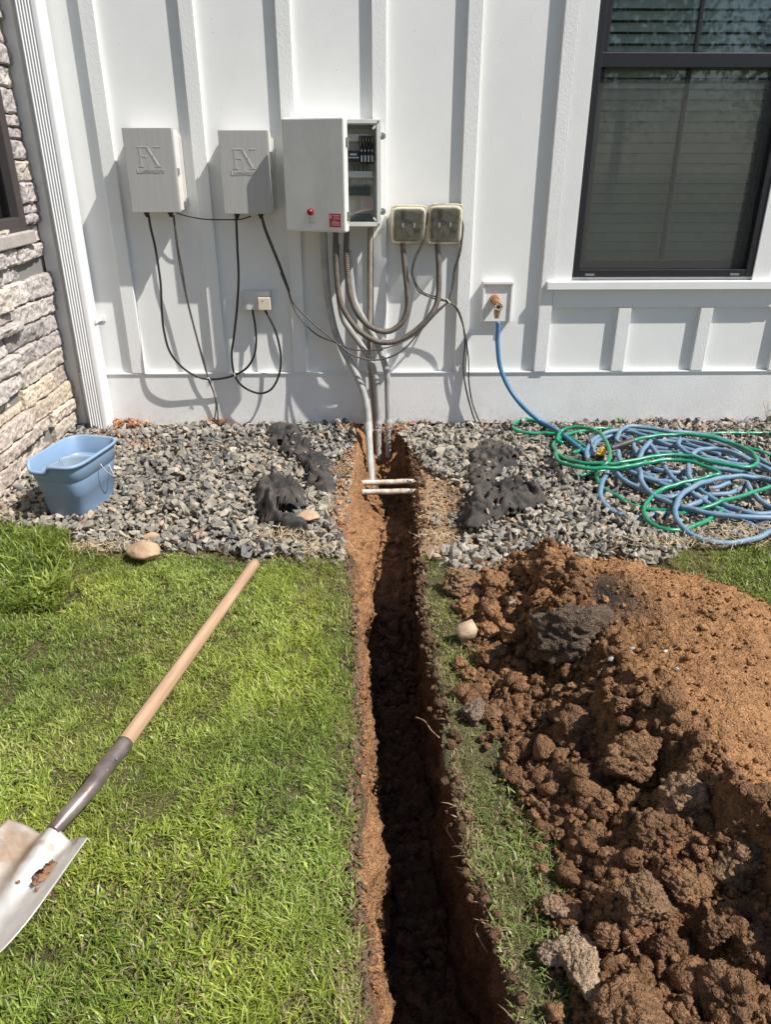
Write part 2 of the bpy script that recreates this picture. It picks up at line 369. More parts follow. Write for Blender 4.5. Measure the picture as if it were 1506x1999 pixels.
for y in Y:
    a, b, d = float(xl(y)), float(xr(y)), float(depth(y))
    wob = fbm([[0, y, 3]], 3.1, 6, 4, .62)[0] * .014 + billow([[0, y, 7]], 9, 3, 14)[0] * .010; wob2 = fbm([[5, y, 3]], 3.7, 6, 9, .62)[0] * .018 + billow([[5, y, 7]], 8, 3, 19)[0] * .014
    a += wob; b += wob2
    dense = np.linspace(-2.4, a, 130); far = np.array([-60, -20, -8, -4])
    t = np.linspace(0, 1, LW)[1:]; fa, fb = a + (.062 * min(1, d / .38) if y < -1.6 else .062 + .075 * float(sstep(-1.6, -1.2, y)) * min(1, d / .2)), b - .012
    lx = a + (fa - a) * (t ** .8); lz = -d * t
    f = np.linspace(0, 1, FL)[1:-1]; fx = fa + (fb - fa) * f; fz = -d + .03 * (2 * f - 1) ** 4 * min(1, d / .2)
    rt_ = np.linspace(0, 1, RW)[:-1]; rx = fb + (b - fb) * rt_ ** 2 + .014 * np.sin(rt_ * 3.1) * min(1, d / .3); rz = -d * (1 - rt_)
    right = np.linspace(b, 2.9, 130); farr = np.array([4, 8, 20, 60])
    X = np.concatenate([far, dense, lx, fx, rx, right, farr]); Z = np.concatenate([np.zeros(4 + 130), lz, fz, rz, np.zeros(134)])
    rows.append(np.stack([X, np.full(len(X), y), Z], -1))
G = np.array(rows); nr, nc = G.shape[:2]; P = G.reshape(-1, 3)
ix = np.tile(np.arange(nc), nr); inT = (ix >= 134) & (ix < nc - 134) & (P[:, 1] < -.04) & (P[:, 1] > -7)
near = sstep(.25, .0, np.maximum(xl(P[:, 1]) - P[:, 0], P[:, 0] - xr(P[:, 1])))
amp = np.where(inT, 1.0, 0)
n1 = fbm(P, 9, 4, 21); n2 = fbm(P, 38, 4, 31, .6); n3 = fbm(P, 14, 3, 41)
onwall = inT & (P[:, 2] < -.01)
wallm = np.zeros(len(P)); wallm[(ix >= 134) & (ix < 134 + LW)] = 1; wallm[(ix >= nc - 134 - RW) & (ix < nc - 134)] = -1
ed = sstep(0, .06, -P[:, 2])
P2 = P.copy()
P2[:, 0] += np.where(inT, wallm * (n1 * .014 + n2 * .008 + .006 * billow(P + n1[:, None] * .08, 34, 3, 55)) * ed, 0)
P2[:, 2] += np.where(inT & (wallm == 0), n1 * .02 + n2 * .010 + .016 * billow(P, 22, 3, 57) * (.5 + .5 * sstep(-1.3, -1.6, P[:, 1])), 0) + np.where(inT & (wallm != 0), n3 * .006, 0)
out = ~inT & (np.abs(P[:, 0]) < 4) & (P[:, 1] > -7)
P2[:, 2] += np.where(out, -.012 + fbm(P, 3, 3, 61) * .006 + n2 * .004 * (.4 + near), 0)
u = sstep(-.6, .6, fbm(P, 5, 4, 77)); C3 = np.empty((len(P), 3))
C3[:] = THATCH
bedm = P[:, 1] > -1.40
C3[bedm] = BED
nearT = near > .55
soilc = SOIL_O * (1 - u[:, None] * .25)
dk = sstep(0.0, .07, -P[:, 2])[:, None]
topsoil = np.array([.17, .10, .06])
tz = np.where((P[:, 1] < -1.45)[:, None], topsoil * (1 - dk) + soilc * dk, soilc)
# shade painted in: trench depths and right wall blend to darker earth colour
trench_shade = np.maximum(sstep(.17, .33, -P[:, 2]), sstep(.0, .05, -P[:, 2]) * (wallm < 0) * (P[:, 1] < -.9))[:, None]
tz = tz * (1 - trench_shade) + SOIL_B * trench_shade
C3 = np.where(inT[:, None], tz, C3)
C3 = np.where((~inT & nearT & (P[:, 1] > -1.42) & (P[:, 1] < -.2))[:, None], np.array([.50, .33, .20]) * (.8 + .25 * u[:, None]), C3)
i = np.arange(nr - 1)[:, None] * nc; j = np.arange(nc - 1)[None]
GF = np.stack([i + j, i + j + 1, i + nc + j + 1, i + nc + j], -1).reshape(-1, 4)
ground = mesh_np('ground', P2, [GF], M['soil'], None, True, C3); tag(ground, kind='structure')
ground['label'] = 'earth with a narrow trench running from the wall'; ground['category'] = 'ground'

# ------------------------------------------------------------------ gravel bed
LAWN_TOP = [(0, 1022), (70, 1036), (150, 1056), (230, 1080), (320, 1080), (400, 1074), (500, 1094), (560, 1088), (650, 1092), (676, 1098)]
bedL = gpoly([(-400, 1000)] + LAWN_TOP + [(664, 1040), (640, 1010), (650, 960), (652, 900), (690, 868)]); bedL = np.vstack([bedL, [[-.1, .0], [-2.4, .0]]])
bedR = gpoly([(800, 872), (812, 890), (850, 930), (905, 950), (915, 985), (905, 1055), (830, 1085), (900, 1120), (1000, 1125), (1240, 1112), (1300, 1096), (1340, 1066), (1506, 1050), (1900, 1050)]); bedR = np.vstack([bedR, [[2.9, 0], [.1, 0]]])
def fill(poly, dens, seed):
    r = np.random.default_rng(seed); lo, hi = poly.min(0), poly.max(0); n = int(np.prod(hi - lo) * dens); p = r.uniform(lo, hi, (n, 2)); return p[inpoly(p[:, 0], p[:, 1], poly)]
shapes = [rockshape(s, 10, (1, .68, .44)) for s in range(26)]
def gravel_cols(n, r, warm):
    base = np.array([[.185, .178, .165], [.31, .275, .22], [.235, .218, .185], [.36, .32, .26], [.115, .112, .108], [.36, .27, .195]])
    w = np.stack([.22 - .14 * warm, .24 + .16 * warm, .22 + 0 * warm, .08 + .06 * warm, .12 - .08 * warm, .06 + .03 * warm], -1); w /= w.sum(1)[:, None]
    k = (r.random(n)[:, None] > np.cumsum(w, 1)).sum(1).clip(0, 5); return base[k] * r.uniform(.8, 1.25, (n, 1))
gp = []
for layer, (den, zz) in enumerate([(1250, -.002), (1250, .010), (800, .022)]):
    for q, poly in enumerate((bedL, bedR)):
        p = fill(poly, den, 10 * layer + q); vis = (p[:, 0] > -1.54)
        p = p[vis]; gp.append(np.column_stack([p, np.full(len(p), zz) + fbm(np.column_stack([p, p[:, 0] * 0]), 4, 2, 5) * .007]))
gp = np.vstack(gp); r = np.random.default_rng(3)
sz = r.lognormal(math.log(.0205), .32, len(gp)).clip(.010, .040)
thin = polydist(gp[:, 0], gp[:, 1], bedL) < .03
warm = sstep(-.5, .5, fbm(np.column_stack([gp[:, :2], gp[:, 0] * 0]), 2.2, 3, 8))
# stray stones outside the bed
st = []
for poly_px, n, z in [([(655, 880), (690, 880), (690, 1000), (660, 1080), (640, 1080), (640, 960)], 70, .006), ([(815, 890), (905, 955), (905, 1060), (825, 1085), (815, 980)], 55, .004), ([(600, 1020), (665, 1030), (672, 1090), (600, 1085)], 60, .008), ([(835, 1010), (900, 1000), (905, 1030), (850, 1030)], 40, .006), ([(540, 1085), (660, 1085), (660, 1110), (540, 1105)], 16, .015)]:
    pp = gpoly(poly_px); c = fill(pp, n / max(1e-3, .5 * abs(np.dot(pp[:, 0], np.roll(pp[:, 1], 1)) - np.dot(pp[:, 1], np.roll(pp[:, 0], 1)))), len(st) + 77); st.append(np.column_stack([c, np.full(len(c), z)]))
st = np.vstack(st); gp = np.vstack([gp, st]); sz = np.concatenate([sz, r.lognormal(math.log(.010), .35, len(st))]); warm = np.concatenate([warm, np.full(len(st), .8)])
gr = scatter('gravel', shapes, gp, sz, gravel_cols(len(gp), r, warm) * .93, M['gravel'], .5, 5)
tag(gr, 'bed of crushed grey and tan gravel along the white wall', 'gravel', kind='stuff')

# ------------------------------------------------------------------ soil crumbs in and around the trench
crumb_shapes = [clod(s, 2, .42, (1, .9, .75)) for s in range(10)]
cp, cs, cc = [], [], []
r = np.random.default_rng(11)
def addcr(p, s, c): cp.append(p); cs.append(s); cc.append(np.broadcast_to(c, (len(p), 3)) * r.uniform(.75, 1.2, (len(p), 1)))
n = 2600; y = r.uniform(-3.4, -.3, n); a, b = xl(y) + .05, xr(y) - .01; x = a + (b - a) * r.random(n)
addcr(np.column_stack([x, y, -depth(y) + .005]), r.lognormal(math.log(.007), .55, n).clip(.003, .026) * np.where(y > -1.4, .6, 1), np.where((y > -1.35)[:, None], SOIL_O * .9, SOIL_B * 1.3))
n = 2200; y = r.uniform(-3.4, -.25, n); t = r.random(n); x = xl(y) + .062 * t ** .8 * np.minimum(1, depth(y) / .38) + .003
addcr(np.column_stack([x, y, -depth(y) * t]), r.lognormal(math.log(.0045), .4, n).clip(.002, .012), SOIL_O)
n = 420; y = r.uniform(-3.4, -.3, n); x = xr(y) + r.normal(.008, .014, n)
addcr(np.column_stack([x, y, np.full(n, .004)]), r.lognormal(math.log(.0048), .5, n).clip(.003, .014), [.17, .10, .06])
n = 500; y = r.uniform(-3.4, -1.4, n); x = xl(y) + r.normal(-.002, .008, n)
addcr(np.column_stack([x, y, np.full(n, -.006)]), r.lognormal(math.log(.0045), .45, n).clip(.003, .015), [.24, .16, .10])
n = 900; y = r.uniform(-1.35, -.3, n); x = np.where(r.random(n) < .5, xl(y) - r.random(n) * .08, xr(y) + r.random(n) ** .8 * .22)
addcr(np.column_stack([x, y, np.full(n, -.006)]), r.lognormal(math.log(.0045), .5, n).clip(.002, .012), [.48, .31, .18])

# ================================================================== SPOIL HEAP
MO = gpoly([(930, 1100), (900, 1180), (925, 1260), (915, 1380), (985, 1440), (1000, 1500), (1030, 1600), (1110, 1700), (1090, 1800), (1120, 1900), (1120, 2100), (1900, 2300), (2300, 1500)])
MO = np.vstack([MO, [[1.9, -2.45], [1.5, -2.20], [1.22, -1.98], [1.08, -1.80], [.98, -1.62], [.80, -1.52], [.52, -1.49]]])
gx = np.arange(.12, 2.05, .0065); gy = np.arange(-3.65, -1.30, .0065)
XX, YY = np.meshgrid(gx, gy); X = XX.ravel(); Yv = YY.ravel(); PP = np.column_stack([X, Yv, X * 0])
wx = X + fbm(PP, 6, 3, 90) * .03; wy = Yv + fbm(PP, 6, 3, 95) * .03
d = polydist(wx, wy, MO); ins = inpoly(wx, wy, MO); d = np.where(ins, d, -d)
def gs(cx, cy, sx, sy, h, rot=0):
    c, s = math.cos(rot), math.sin(rot); a = (wx - cx) * c + (wy - cy) * s; b = -(wx - cx) * s + (wy - cy) * c
    return h * np.exp(-.5 * ((a / sx) ** 2 + (b / sy) ** 2))
H = .05 * sstep(0, .07, d) + (gs(.74, -1.96, .22, .19, .15) + gs(.98, -2.22, .26, .20, .12) + gs(.52, -1.72, .12, .12, .05) + gs(.72, -2.44, .18, .14, .13, .3) + gs(.78, -2.88, .26, .20, .13) + gs(1.40, -2.75, .35, .3, .10)) * sstep(-.02, .18, d)
CREST = np.array([gnd(a, b, z)[:2] for a, b, z in [(1030, 1060, .08), (1060, 1150, .14), (1110, 1240, .18), (1150, 1330, .20), (1250, 1420, .20), (1350, 1490, .20), (1440, 1600, .18), (1560, 1760, .15)]])
def side(x, y):
    xc = np.interp(-y, -CREST[:, 1], CREST[:, 0]); return x - xc
sdv = side(wx, wy) + fbm(PP, 7, 3, 180) * .05
smooth_fan = sstep(.05, .16, sdv) * sstep(-2.95, -2.70, wy)       # loose fine earth on the right flank
H = H * (.50 + .50 * sstep(-.035, .02, sdv)) + .028 * np.exp(-.5 * ((sdv - .03) / .035) ** 2) * sstep(0, .2, d)
lump = ridge(PP, 6, 3, 120) * .030 + fbm(PP, 13, 3, 130, .6) * .024 + billow(PP, 24, 3, 132) * .014
fine = fbm(PP, 60, 3, 140, .6) * .003 + billow(PP, 55, 2, 142) * .006
H = H + (lump * (1 - .74 * smooth_fan) + fine * (1 - .45 * smooth_fan)) * sstep(0, .10, d)
H = H - .02
H = np.where(d < -.01, -.06, H)
keep = (d > -.02).reshape(XX.shape)
nr, nc = XX.shape; idx = np.arange(nr * nc).reshape(nr, nc)
kf = keep[:-1, :-1] & keep[1:, :-1] & keep[:-1, 1:] & keep[1:, 1:]
q = np.stack([idx[:-1, :-1], idx[:-1, 1:], idx[1:, 1:], idx[1:, :-1]], -1)[kf]
used = np.unique(q); rem = np.full(nr * nc, -1); rem[used] = np.arange(len(used)); q = rem[q]
HV = np.column_stack([X, Yv, H]); hx = fbm(PP + H[:, None] * 1.0, 30, 3, 150) * .006; HV[:, 0] += hx
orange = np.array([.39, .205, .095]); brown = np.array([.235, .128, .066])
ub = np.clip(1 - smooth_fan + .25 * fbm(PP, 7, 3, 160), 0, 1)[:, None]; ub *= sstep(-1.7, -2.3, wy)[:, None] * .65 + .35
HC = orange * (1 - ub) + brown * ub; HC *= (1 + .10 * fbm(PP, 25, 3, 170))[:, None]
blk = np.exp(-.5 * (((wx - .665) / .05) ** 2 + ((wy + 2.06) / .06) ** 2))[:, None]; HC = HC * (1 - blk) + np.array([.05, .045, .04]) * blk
from_h = {}
def hz(x, y):
    i = int(round((x - gx[0]) / .0065)); j = int(round((y - gy[0]) / .0065))
    if 0 <= i < len(gx) and 0 <= j < len(gy): return max(0.0, float(H[j * len(gx) + i]))
    return 0.0
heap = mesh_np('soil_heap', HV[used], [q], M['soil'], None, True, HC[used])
tag(heap, 'large heap of orange and brown earth dug from the trench', 'soil heap')
def on_heap(px, py):
    z = 0
    for _ in range(12):
        p = gnd(px, py, z); z = .5 * z + .5 * hz(p[0], p[1])
    return np.array([p[0], p[1], z])
# crumbs over the heap and its foot
n = 26000; px_ = r.uniform(.15, 1.6, n); py_ = r.uniform(-3.4, -1.35, n); Q = np.column_stack([px_, py_, px_ * 0])
dd = polydist(px_, py_, MO); ii = inpoly(px_, py_, MO); dd = np.where(ii, dd, -dd)
fan = sstep(.05, .16, side(px_, py_)) * sstep(-2.95, -2.70, py_)
k = (dd > -.05) & (r.random(n) < np.where(fan > .5, .22, 1)) & (r.random(n) < np.where(dd < 0, .16, 1)); Q = Q[k]; fk = fan[k]
Q[:, 2] = [hz(a, b) + .002 for a, b in Q[:, :2]]
s_ = r.lognormal(math.log(.0046), .62, len(Q)).clip(.0018, .030) * np.where(fk > .5, .60, 1)
addcr(Q, s_, (orange * fk[:, None] + (brown * 1.05) * (1 - fk[:, None])))
crumbs = scatter('soil_crumbs', crumb_shapes, np.vstack(cp), np.concatenate(cs), np.vstack(cc), M['soil'], 1, 4, True)
tag(crumbs, 'loose crumbs of brown earth over the heap and along the trench', 'soil', kind='stuff')

# mid sized lumps that fill the spaces of the rough side
n = 2600; px_ = r.uniform(.2, 1.3, n); py_ = r.uniform(-3.35, -1.5, n); dd = polydist(px_, py_, MO); ii = inpoly(px_, py_, MO); sd2 = side(px_, py_)
k = ii & (dd > .0) & ((sd2 < .06) | (py_ < -2.75)); Q = np.column_stack([px_, py_, px_ * 0])[k]; Q[:, 2] = [hz(a, b) + .004 for a, b in Q[:, :2]]
def broken(sd):
    V, F = ico(3); g = np.random.default_rng(sd); nn_ = g.normal(size=(9, 3)); nn_ /= np.linalg.norm(nn_, axis=1)[:, None]; hh_ = g.uniform(.5, .95, 9)
    V = V / (np.sum((np.maximum(V @ nn_.T, 0) / hh_) ** 22, 1) + .4)[:, None] ** (1 / 22); return V * (1 + .13 * billow(V, 4, 3, sd))[:, None], F
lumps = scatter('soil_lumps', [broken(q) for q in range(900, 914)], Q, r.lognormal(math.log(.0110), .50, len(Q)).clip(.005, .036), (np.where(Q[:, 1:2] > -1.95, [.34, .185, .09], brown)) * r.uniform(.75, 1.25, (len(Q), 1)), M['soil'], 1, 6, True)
tag(lumps, 'broken lumps of brown earth filling the rough left side of the heap', 'soil', kind='stuff')

# individual big clods
CB, CO, CD = (.245, .138, .074), (.36, .195, .095), (.135, .098, .07)
def put_clod(px, py, wpx, c, seed, label, group=None, sy=1.0, rz=0., sink=.35, name='soil_clod', z=None):
    p = on_heap(px, py); zc = (np.array(p) - CAM) @ FW; rad = wpx / 2 / FPX * zc
    V, F = clod(seed + int(px) % 7 * 31, 5, .15, (1, 1, 1), 1.1)
    rr_ = np.random.default_rng(seed * 13 + int(px)); c = np.array(c) * rr_.uniform(.82, 1.18); nn_ = rr_.normal(size=(10, 3)); nn_ /= np.linalg.norm(nn_, axis=1)[:, None]; hh_ = rr_.uniform(.50, .95, 10)
    dv = V / np.linalg.norm(V, axis=1)[:, None]; sup = np.maximum(dv @ nn_.T, 0) / hh_; V = V / (np.sum(sup ** 26, 1) + .4)[:, None] ** (1 / 26) * [1.12, 1.0, .9]; cr_ = fbm(V, 2.5, 3, seed)
    a_, b_ = math.cos(rz), math.sin(rz); V = V @ np.array([[a_, b_, 0], [-b_, a_, 0], [0, 0, 1]]) * [rad, rad * sy, rad]
    V = V + .0045 * (rad / .05) ** .5 * billow(V + px * .01, 70, 3, seed)[:, None] * (V / (np.linalg.norm(V, axis=1)[:, None] + 1e-9))
    o = mesh_np(name, V, [F], M['soil'], None, True, np.array(c) * (1 + .14 * cr_)[:, None], local=True)
    o.location = (p[0], p[1], (p[2] if z is None else z) + rad * .72 * (1 - sink))
    return tag(o, label, 'clod', group)
put_clod(897, 1150, 62, (.36, .22, .125), 1, 'rounded tan clod of earth at the top left foot of the heap', sy=1.2, sink=.1)
put_clod(905, 1195, 30, CO, 2, 'small clod just behind the pale rock beside the trench')
put_clod(925, 1400, 50, (.25, .18, .13), 3, 'rough grey brown clod on the grass strip below the pale rock', rz=.6)
put_clod(1120, 1250, 150, CD, 4, 'large black lump of dark topsoil half way up the heap', sy=.9, sink=.55)
put_clod(1255, 1785, 112, (.28, .17, .095), 5, 'big flat topped clod with a sunlit face at the lower middle of the heap', sy=.8, rz=.3, sink=.1)
put_clod(1140, 1905, 84, (.40, .285, .19), 6, 'tall pale clod standing on the grass at the bottom of the heap', sy=1.9, rz=-.5, sink=.1)
put_clod(1080, 1865, 52, (.34, .25, .18), 7, 'greyish round clod lying on the grass strip left of the tall pale clod', sink=.15)
put_clod(1085, 1778, 46, (.27, .175, .115), 8, 'reddish small clod alone on grass above the greyish round clod', sy=1.4, sink=.1)
put_clod(1345, 1580, 105, (.28, .18, .105), 9, 'large clod with a smooth spade cut face in the right half of the heap', sy=1.2, rz=.2, sink=.4)
put_clod(1290, 1640, 95, CB, 10, 'wide crumbly clod below the spade cut clod', sy=.7, sink=.4)
put_clod(1240, 1480, 110, CB, 11, 'dark brown clod on the ridge above the shaded hollow', sy=.8, sink=.45)
put_clod(1130, 1455, 120, CB, 12, 'jagged brown clod at the edge of the shaded hollow', sy=.8, sink=.45)
put_clod(1230, 1985, 115, CB, 13, 'large brown clod cut off by the lower edge of the picture', sink=.5)
put_clod(1430, 1960, 120, (.27, .15, .08), 14, 'large reddish clod in the bottom right corner', sink=.5)
put_clod(1450, 1700, 110, (.26, .16, .09), 15, 'broad clod at the right edge of the picture', sink=.45)
rest = [(1010, 1475, 60), (955, 1400, 40), (1030, 1540, 55), (1060, 1590, 60), (1095, 1640, 55), (1130, 1690, 60), (1040, 1500, 38), (1180, 1580, 80), (1230, 1560, 70), (1150, 1640, 70), (1210, 1700, 70), (1330, 1740, 90), (1400, 1830, 100), (1300, 1850, 85), (1190, 1830, 80), (1340, 1930, 90), (1180, 1960, 60), (1480, 1860, 110), (1070, 1400, 60), (1000, 1330, 50), (960, 1230, 46), (950, 1290, 40), (1010, 1240, 55), (970, 1150, 60), (1040, 1110, 60), (1100, 1095, 50), (1060, 1180, 50), (1150, 1370, 60), (1210, 1380, 50), (920, 1320, 30), (1000, 1410, 34), (900, 1300, 28), (1130, 1545, 44), (1260, 1610, 50), (1060, 1700, 34), (1150, 1750, 46), (1100, 1330, 45), (945, 1345, 26), (975, 1380, 24), (960, 1440, 26)]
ANCH = [(897, 1150, 'rounded tan clod at the top left'), (911, 1246, 'blocky pale rock'), (925, 1400, 'rough grey brown clod on the grass'), (1120, 1250, 'black lump'), (1255, 1785, 'big flat topped clod'), (1140, 1905, 'tall pale clod'), (1085, 1778, 'reddish clod on the grass'), (1345, 1580, 'spade cut clod'), (1240, 1480, 'dark brown clod on the ridge'), (1130, 1455, 'jagged clod by the shaded hollow'), (1430, 1960, 'reddish clod in the corner'), (1450, 1700, 'broad clod at the right edge'), (1046, 1100, 'pale grey stone on top'), (1128, 1555, 'small yellowish stone'), (1002, 1185, 'flat bluish stone'), (1290, 1640, 'wide crumbly clod'), (1230, 1985, 'clod cut off by the lower edge')]
SEEN = set()
for i_, (a, b, w) in enumerate(rest):
    gp_ = 'smaller clods of earth on the heap'
    k_, (ax_, ay_, an_) = min(enumerate(ANCH), key=lambda q: (q[1][0] - a) ** 2 + (q[1][1] - b) ** 2)
    dx_, dy_ = a - ax_, b - ay_; dst_ = math.hypot(dx_, dy_)
    dr_ = ('left of' if dx_ < 0 else 'right of') if abs(dx_) > 2.2 * abs(dy_) else ('above' if dy_ < 0 else 'below') if abs(dy_) > 2.2 * abs(dx_) else ('above and ' if dy_ < 0 else 'below and ') + ('left of' if dx_ < 0 else 'right of')
    sz_ = 'tiny' if w < 32 else 'small' if w < 48 else 'medium' if w < 72 else 'large'
    lb = sz_ + ' clod ' + ('touching, ' if dst_ < 70 else '') + dr_ + ' the ' + an_
    if lb in SEEN: lb = sz_ + ' clod a little further ' + dr_ + ' the ' + an_
    SEEN.add(lb)
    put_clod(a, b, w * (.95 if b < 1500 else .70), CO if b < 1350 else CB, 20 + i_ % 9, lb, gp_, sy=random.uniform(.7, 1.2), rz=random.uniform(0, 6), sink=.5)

def rock(name, px, py, wpx, m, label, seed, sc=(1, .8, .6), z=0, rz=0., heap_=False, n=15, sub=True, cat='rock', extra=0):
    p = on_heap(px, py) if heap_ else np.array(gnd(px, py, z)); zc = (p - CAM) @ FW; rad = wpx / 2 / FPX * zc
    V, F = rockshape(seed, n, sc)
    if sub == True:
        V, F = ico(4); rr_ = np.random.default_rng(seed); nn_ = rr_.normal(size=(n, 3)); nn_ /= np.linalg.norm(nn_, axis=1)[:, None]; hh_ = rr_.uniform(.70, 1.0, n)
        sup = (V @ nn_.T) / hh_; k_ = 16.0; g_ = (np.sum(np.maximum(sup, 0) ** k_, 1) + .35) ** (1 / k_); V = V / g_[:, None]; V = V * (1 + .035 * fbm(V, 3, 4, seed))[:, None] * np.array(sc)
    elif sub:
        b = bmesh.new(); vs = [b.verts.new(v) for v in V]; [b.faces.new([vs[k] for k in f]) for f in F]
        bmesh.ops.recalc_face_normals(b, faces=b.faces[:])
        bmesh.ops.bevel(b, geom=b.edges[:], offset=.12, segments=2, affect='EDGES', profile=.5)
        bmesh.ops.triangulate(b, faces=b.faces[:]); bmesh.ops.subdivide_edges(b, edges=b.edges[:], cuts=1, use_grid_fill=True); b.verts.index_update(); bmesh.ops.triangulate(b, faces=b.faces[:])
        V = np.array([v.co[:] for v in b.verts]); F = np.array([[v.index for v in f.verts] for f in b.faces]); b.free()
        V = V * (1 + .05 * fbm(V, 2.5, 3, seed))[:, None]
    c, s = math.cos(rz), math.sin(rz); V = V @ np.array([[c, s, 0], [-s, c, 0], [0, 0, 1]])
    V = V * rad; V[:, 2] += -V[:, 2].min() - .15 * rad
    V += [p[0], p[1], max(p[2], 0) + extra]
    return tag(mesh_np(name, V, [F], m, None, True), label, cat)
rock('rock', 282, 1086, 72, M['rock'], 'smooth tan rock at the edge of the lawn', 41, (1, .62, .5), rz=-.25, z=.01)
rock('rock', 296, 1056, 36, M['rock'], 'smaller pinkish rock half hidden behind the smooth tan rock', 42, (1, .8, .6))
rock('rock', 600, 1016, 50, M['rock'], 'flat tan rock resting by the torn black fabric left of the trench', 43, (1, .7, .35), z=.02, rz=-.2, extra=.015)
rock('rock', 985, 992, 34, mat('orange_rock', (.46, .25, .14), .9, bump=.6, vscale=30, col2=(.34, .18, .10)), 'small orange rock held in the black fabric fold right of the trench', 44, (.8, .6, .8), z=.02, extra=.015)
rock('rock', 911, 1246, 54, M['rock_pale'], 'blocky pale yellowish rock beside the trench', 45, (.95, .9, .95), n=13, sub=False)
rock('rock', 1046, 1100, 30, M['rock_grey'], 'pale grey stone on top of the heap', 46, (.8, .7, .9), heap_=True, n=12, sub=False, extra=.015)
rock('rock', 1002, 1185, 26, M['rock_grey'], 'flat bluish stone on the shaded side of the heap', 47, (1, .8, .4), heap_=True, n=10, sub=False, extra=.01)
rock('rock', 1232, 1270, 20, M['rock_grey'], 'small grey flake of stone on the orange slope right of the black lump', 48, (1, .6, .5), heap_=True, n=10, sub=False)
rock('rock', 1322, 1312, 20, M['rock_grey'], 'upright bluish chip of stone on the orange slope', 49, (.6, .5, 1), heap_=True, n=10, sub=False)
rock('rock', 1300, 1272, 16, mat('white_chip', (.6, .57, .5), .8), 'tiny whitish stone on the orange slope', 50, (1, .6, .5), heap_=True, n=10, sub=False)
rock('rock', 1128, 1555, 26, M['rock'], 'small yellowish stone among the brown clods', 51, (.8, .8, 1), heap_=True, extra=.02)
rock('rock', 907, 988, 18, M['rock_pale'], 'small pinkish pebble on bare earth right of the trench', 52, (1, .8, .6))
rock('rock', 1190, 1293, 26, M['rock_grey'], 'dark grey stone under the black lump on the heap', 53, (1, .7, .6), heap_=True, n=10, sub=False, extra=.005)

# ================================================================== HOUSE
house = root('house', (.3, 0, 0), 'white board and batten house wall with a black framed window', 'house')
WX0, WX1, WZ0, WZ1 = .985, 1.878, .757, 2.75
from_bm('siding', B((-1.75, WX0, .0, .02, .289, 3.6), (WX1, 4.4, .0, .02, .289, 3.6), (WX0, WX1, 0, .02, .289, WZ0), (WX0, WX1, 0, .02, WZ1, 3.6)), M['paint'], house)
from_bm('skirt_board', B((-1.75, 4.4, -.016, .02, .012, .285)), M['skirt'], house)
from_bm('skirt_flashing', B((-1.75, 4.4, -.022, .0, .285, .291)), M['paint'], house)
from_bm('footing', B((-1.75, 4.4, .022, .3, -.4, .289)), M['dark'], house)  # near-black colour stands in for the shadow gap under the skirt board
BT = .024
for x in (-1.191, -.773, -.364, .045, .458):
    from_bm('batten', B((x - .032, x + .032, -BT, 0, .292, 3.6), bev=.0015, seg=1), M['batten'], house)
from_bm('batten', B((.838, .900, -BT - .004, 0, .292, 3.6), bev=.0015, seg=1), M['batten'], house)
for x in (1.270, 1.683, 2.09):
    from_bm('batten', B((x - .032, x + .032, -BT, 0, .292, .612 if x < 2 else 3.6), bev=.0015, seg=1), M['batten'], house)
from_bm('window_casing', B((.902, WX0, -BT, 0, .742, 2.83), (WX1, WX1 + .085, -BT, 0, .742, 2.83), (WX0, WX1, -BT, 0, WZ1, 2.83), bev=.0015, seg=1), M['paint'], house)
from_bm('window_apron', B((.902, 2.05, -BT, 0, .614, .702), bev=.001, seg=1), M['paint'], house)
from_bm('window_sill', B((.862, 2.05, -.052, .01, .703, .741), bev=.0025, seg=2), M['paint'], house)
fr = .036
win = from_bm('window', B((WX0, WX0 + fr, -.018, .05, WZ0, WZ1), (WX1 - fr, WX1, -.018, .05, WZ0, WZ1), (WX0 + fr, WX1 - fr, -.018, .05, WZ0, WZ0 + fr), (WX0 + fr, WX1 - fr, -.018, .05, WZ1 - fr, WZ1), bev=.003, seg=2), M['black_frame'], house)
ix0, ix1 = WX0 + fr, WX1 - fr
from_bm('sash', B((ix0, ix0 + .026, -.004, .03, 1.70, 2.71), (ix1 - .026, ix1, -.004, .03, 1.70, 2.71), (ix0, ix1, -.006, .032, 1.645, 1.703), (ix0 + .026, ix1 - .026, -.004, .03, 2.67, 2.71), bev=.003), M['black_frame'], win)
from_bm('sash', B((ix0, ix0 + .032, .024, .055, .793, 1.645), (ix1 - .032, ix1, .024, .055, .793, 1.645), (ix0 + .032, ix1 - .032, .024, .055, .793, .835), bev=.003), M['brown_frame'], win)
xm = (ix0 + ix1) / 2 + .004
from_bm('muntin', B((xm - .010, xm + .010, .0, .016, 1.703, 2.67), bev=.004), M['black_frame'], win)
from_bm('muntin', B((xm - .010, xm + .010, .034, .05, .835, 1.645), bev=.004), M['brown_frame'], win)
from_bm('pane', B((ix0 + .026, ix1 - .026, .016, .019, 1.703, 2.67)), M['glass'], win)
from_bm('pane', B((ix0 + .032, ix1 - .032, .050, .053, .835, 1.645)), M['glass'], win)
from_bm('insect_screen', B((ix0 + .002, ix1 - .002, .012, .0125, .795, 1.600)), M['screen'], win)
for q_ in (1.05, 1.765): from_bm('screen_tab', B((q_, q_ + .045, -.022, -.0185, .765, .775)), M['gasket'], win)
bm = bmesh.new()
zz = .80
while zz < 2.75:
    box(bm, 1.03, 1.84, -.025, .025, -.0014, .0014, mtx=Matrix.Translation((0, .115, zz)) @ Matrix.Rotation(R(48), 4, 'X')); zz += .044
for x in (1.16, 1.44, 1.72): cyl(bm, (x, .115, .8), (x, .115, 2.75), .0012, n=6)
from_bm('blind', bm, M['blind'], win)
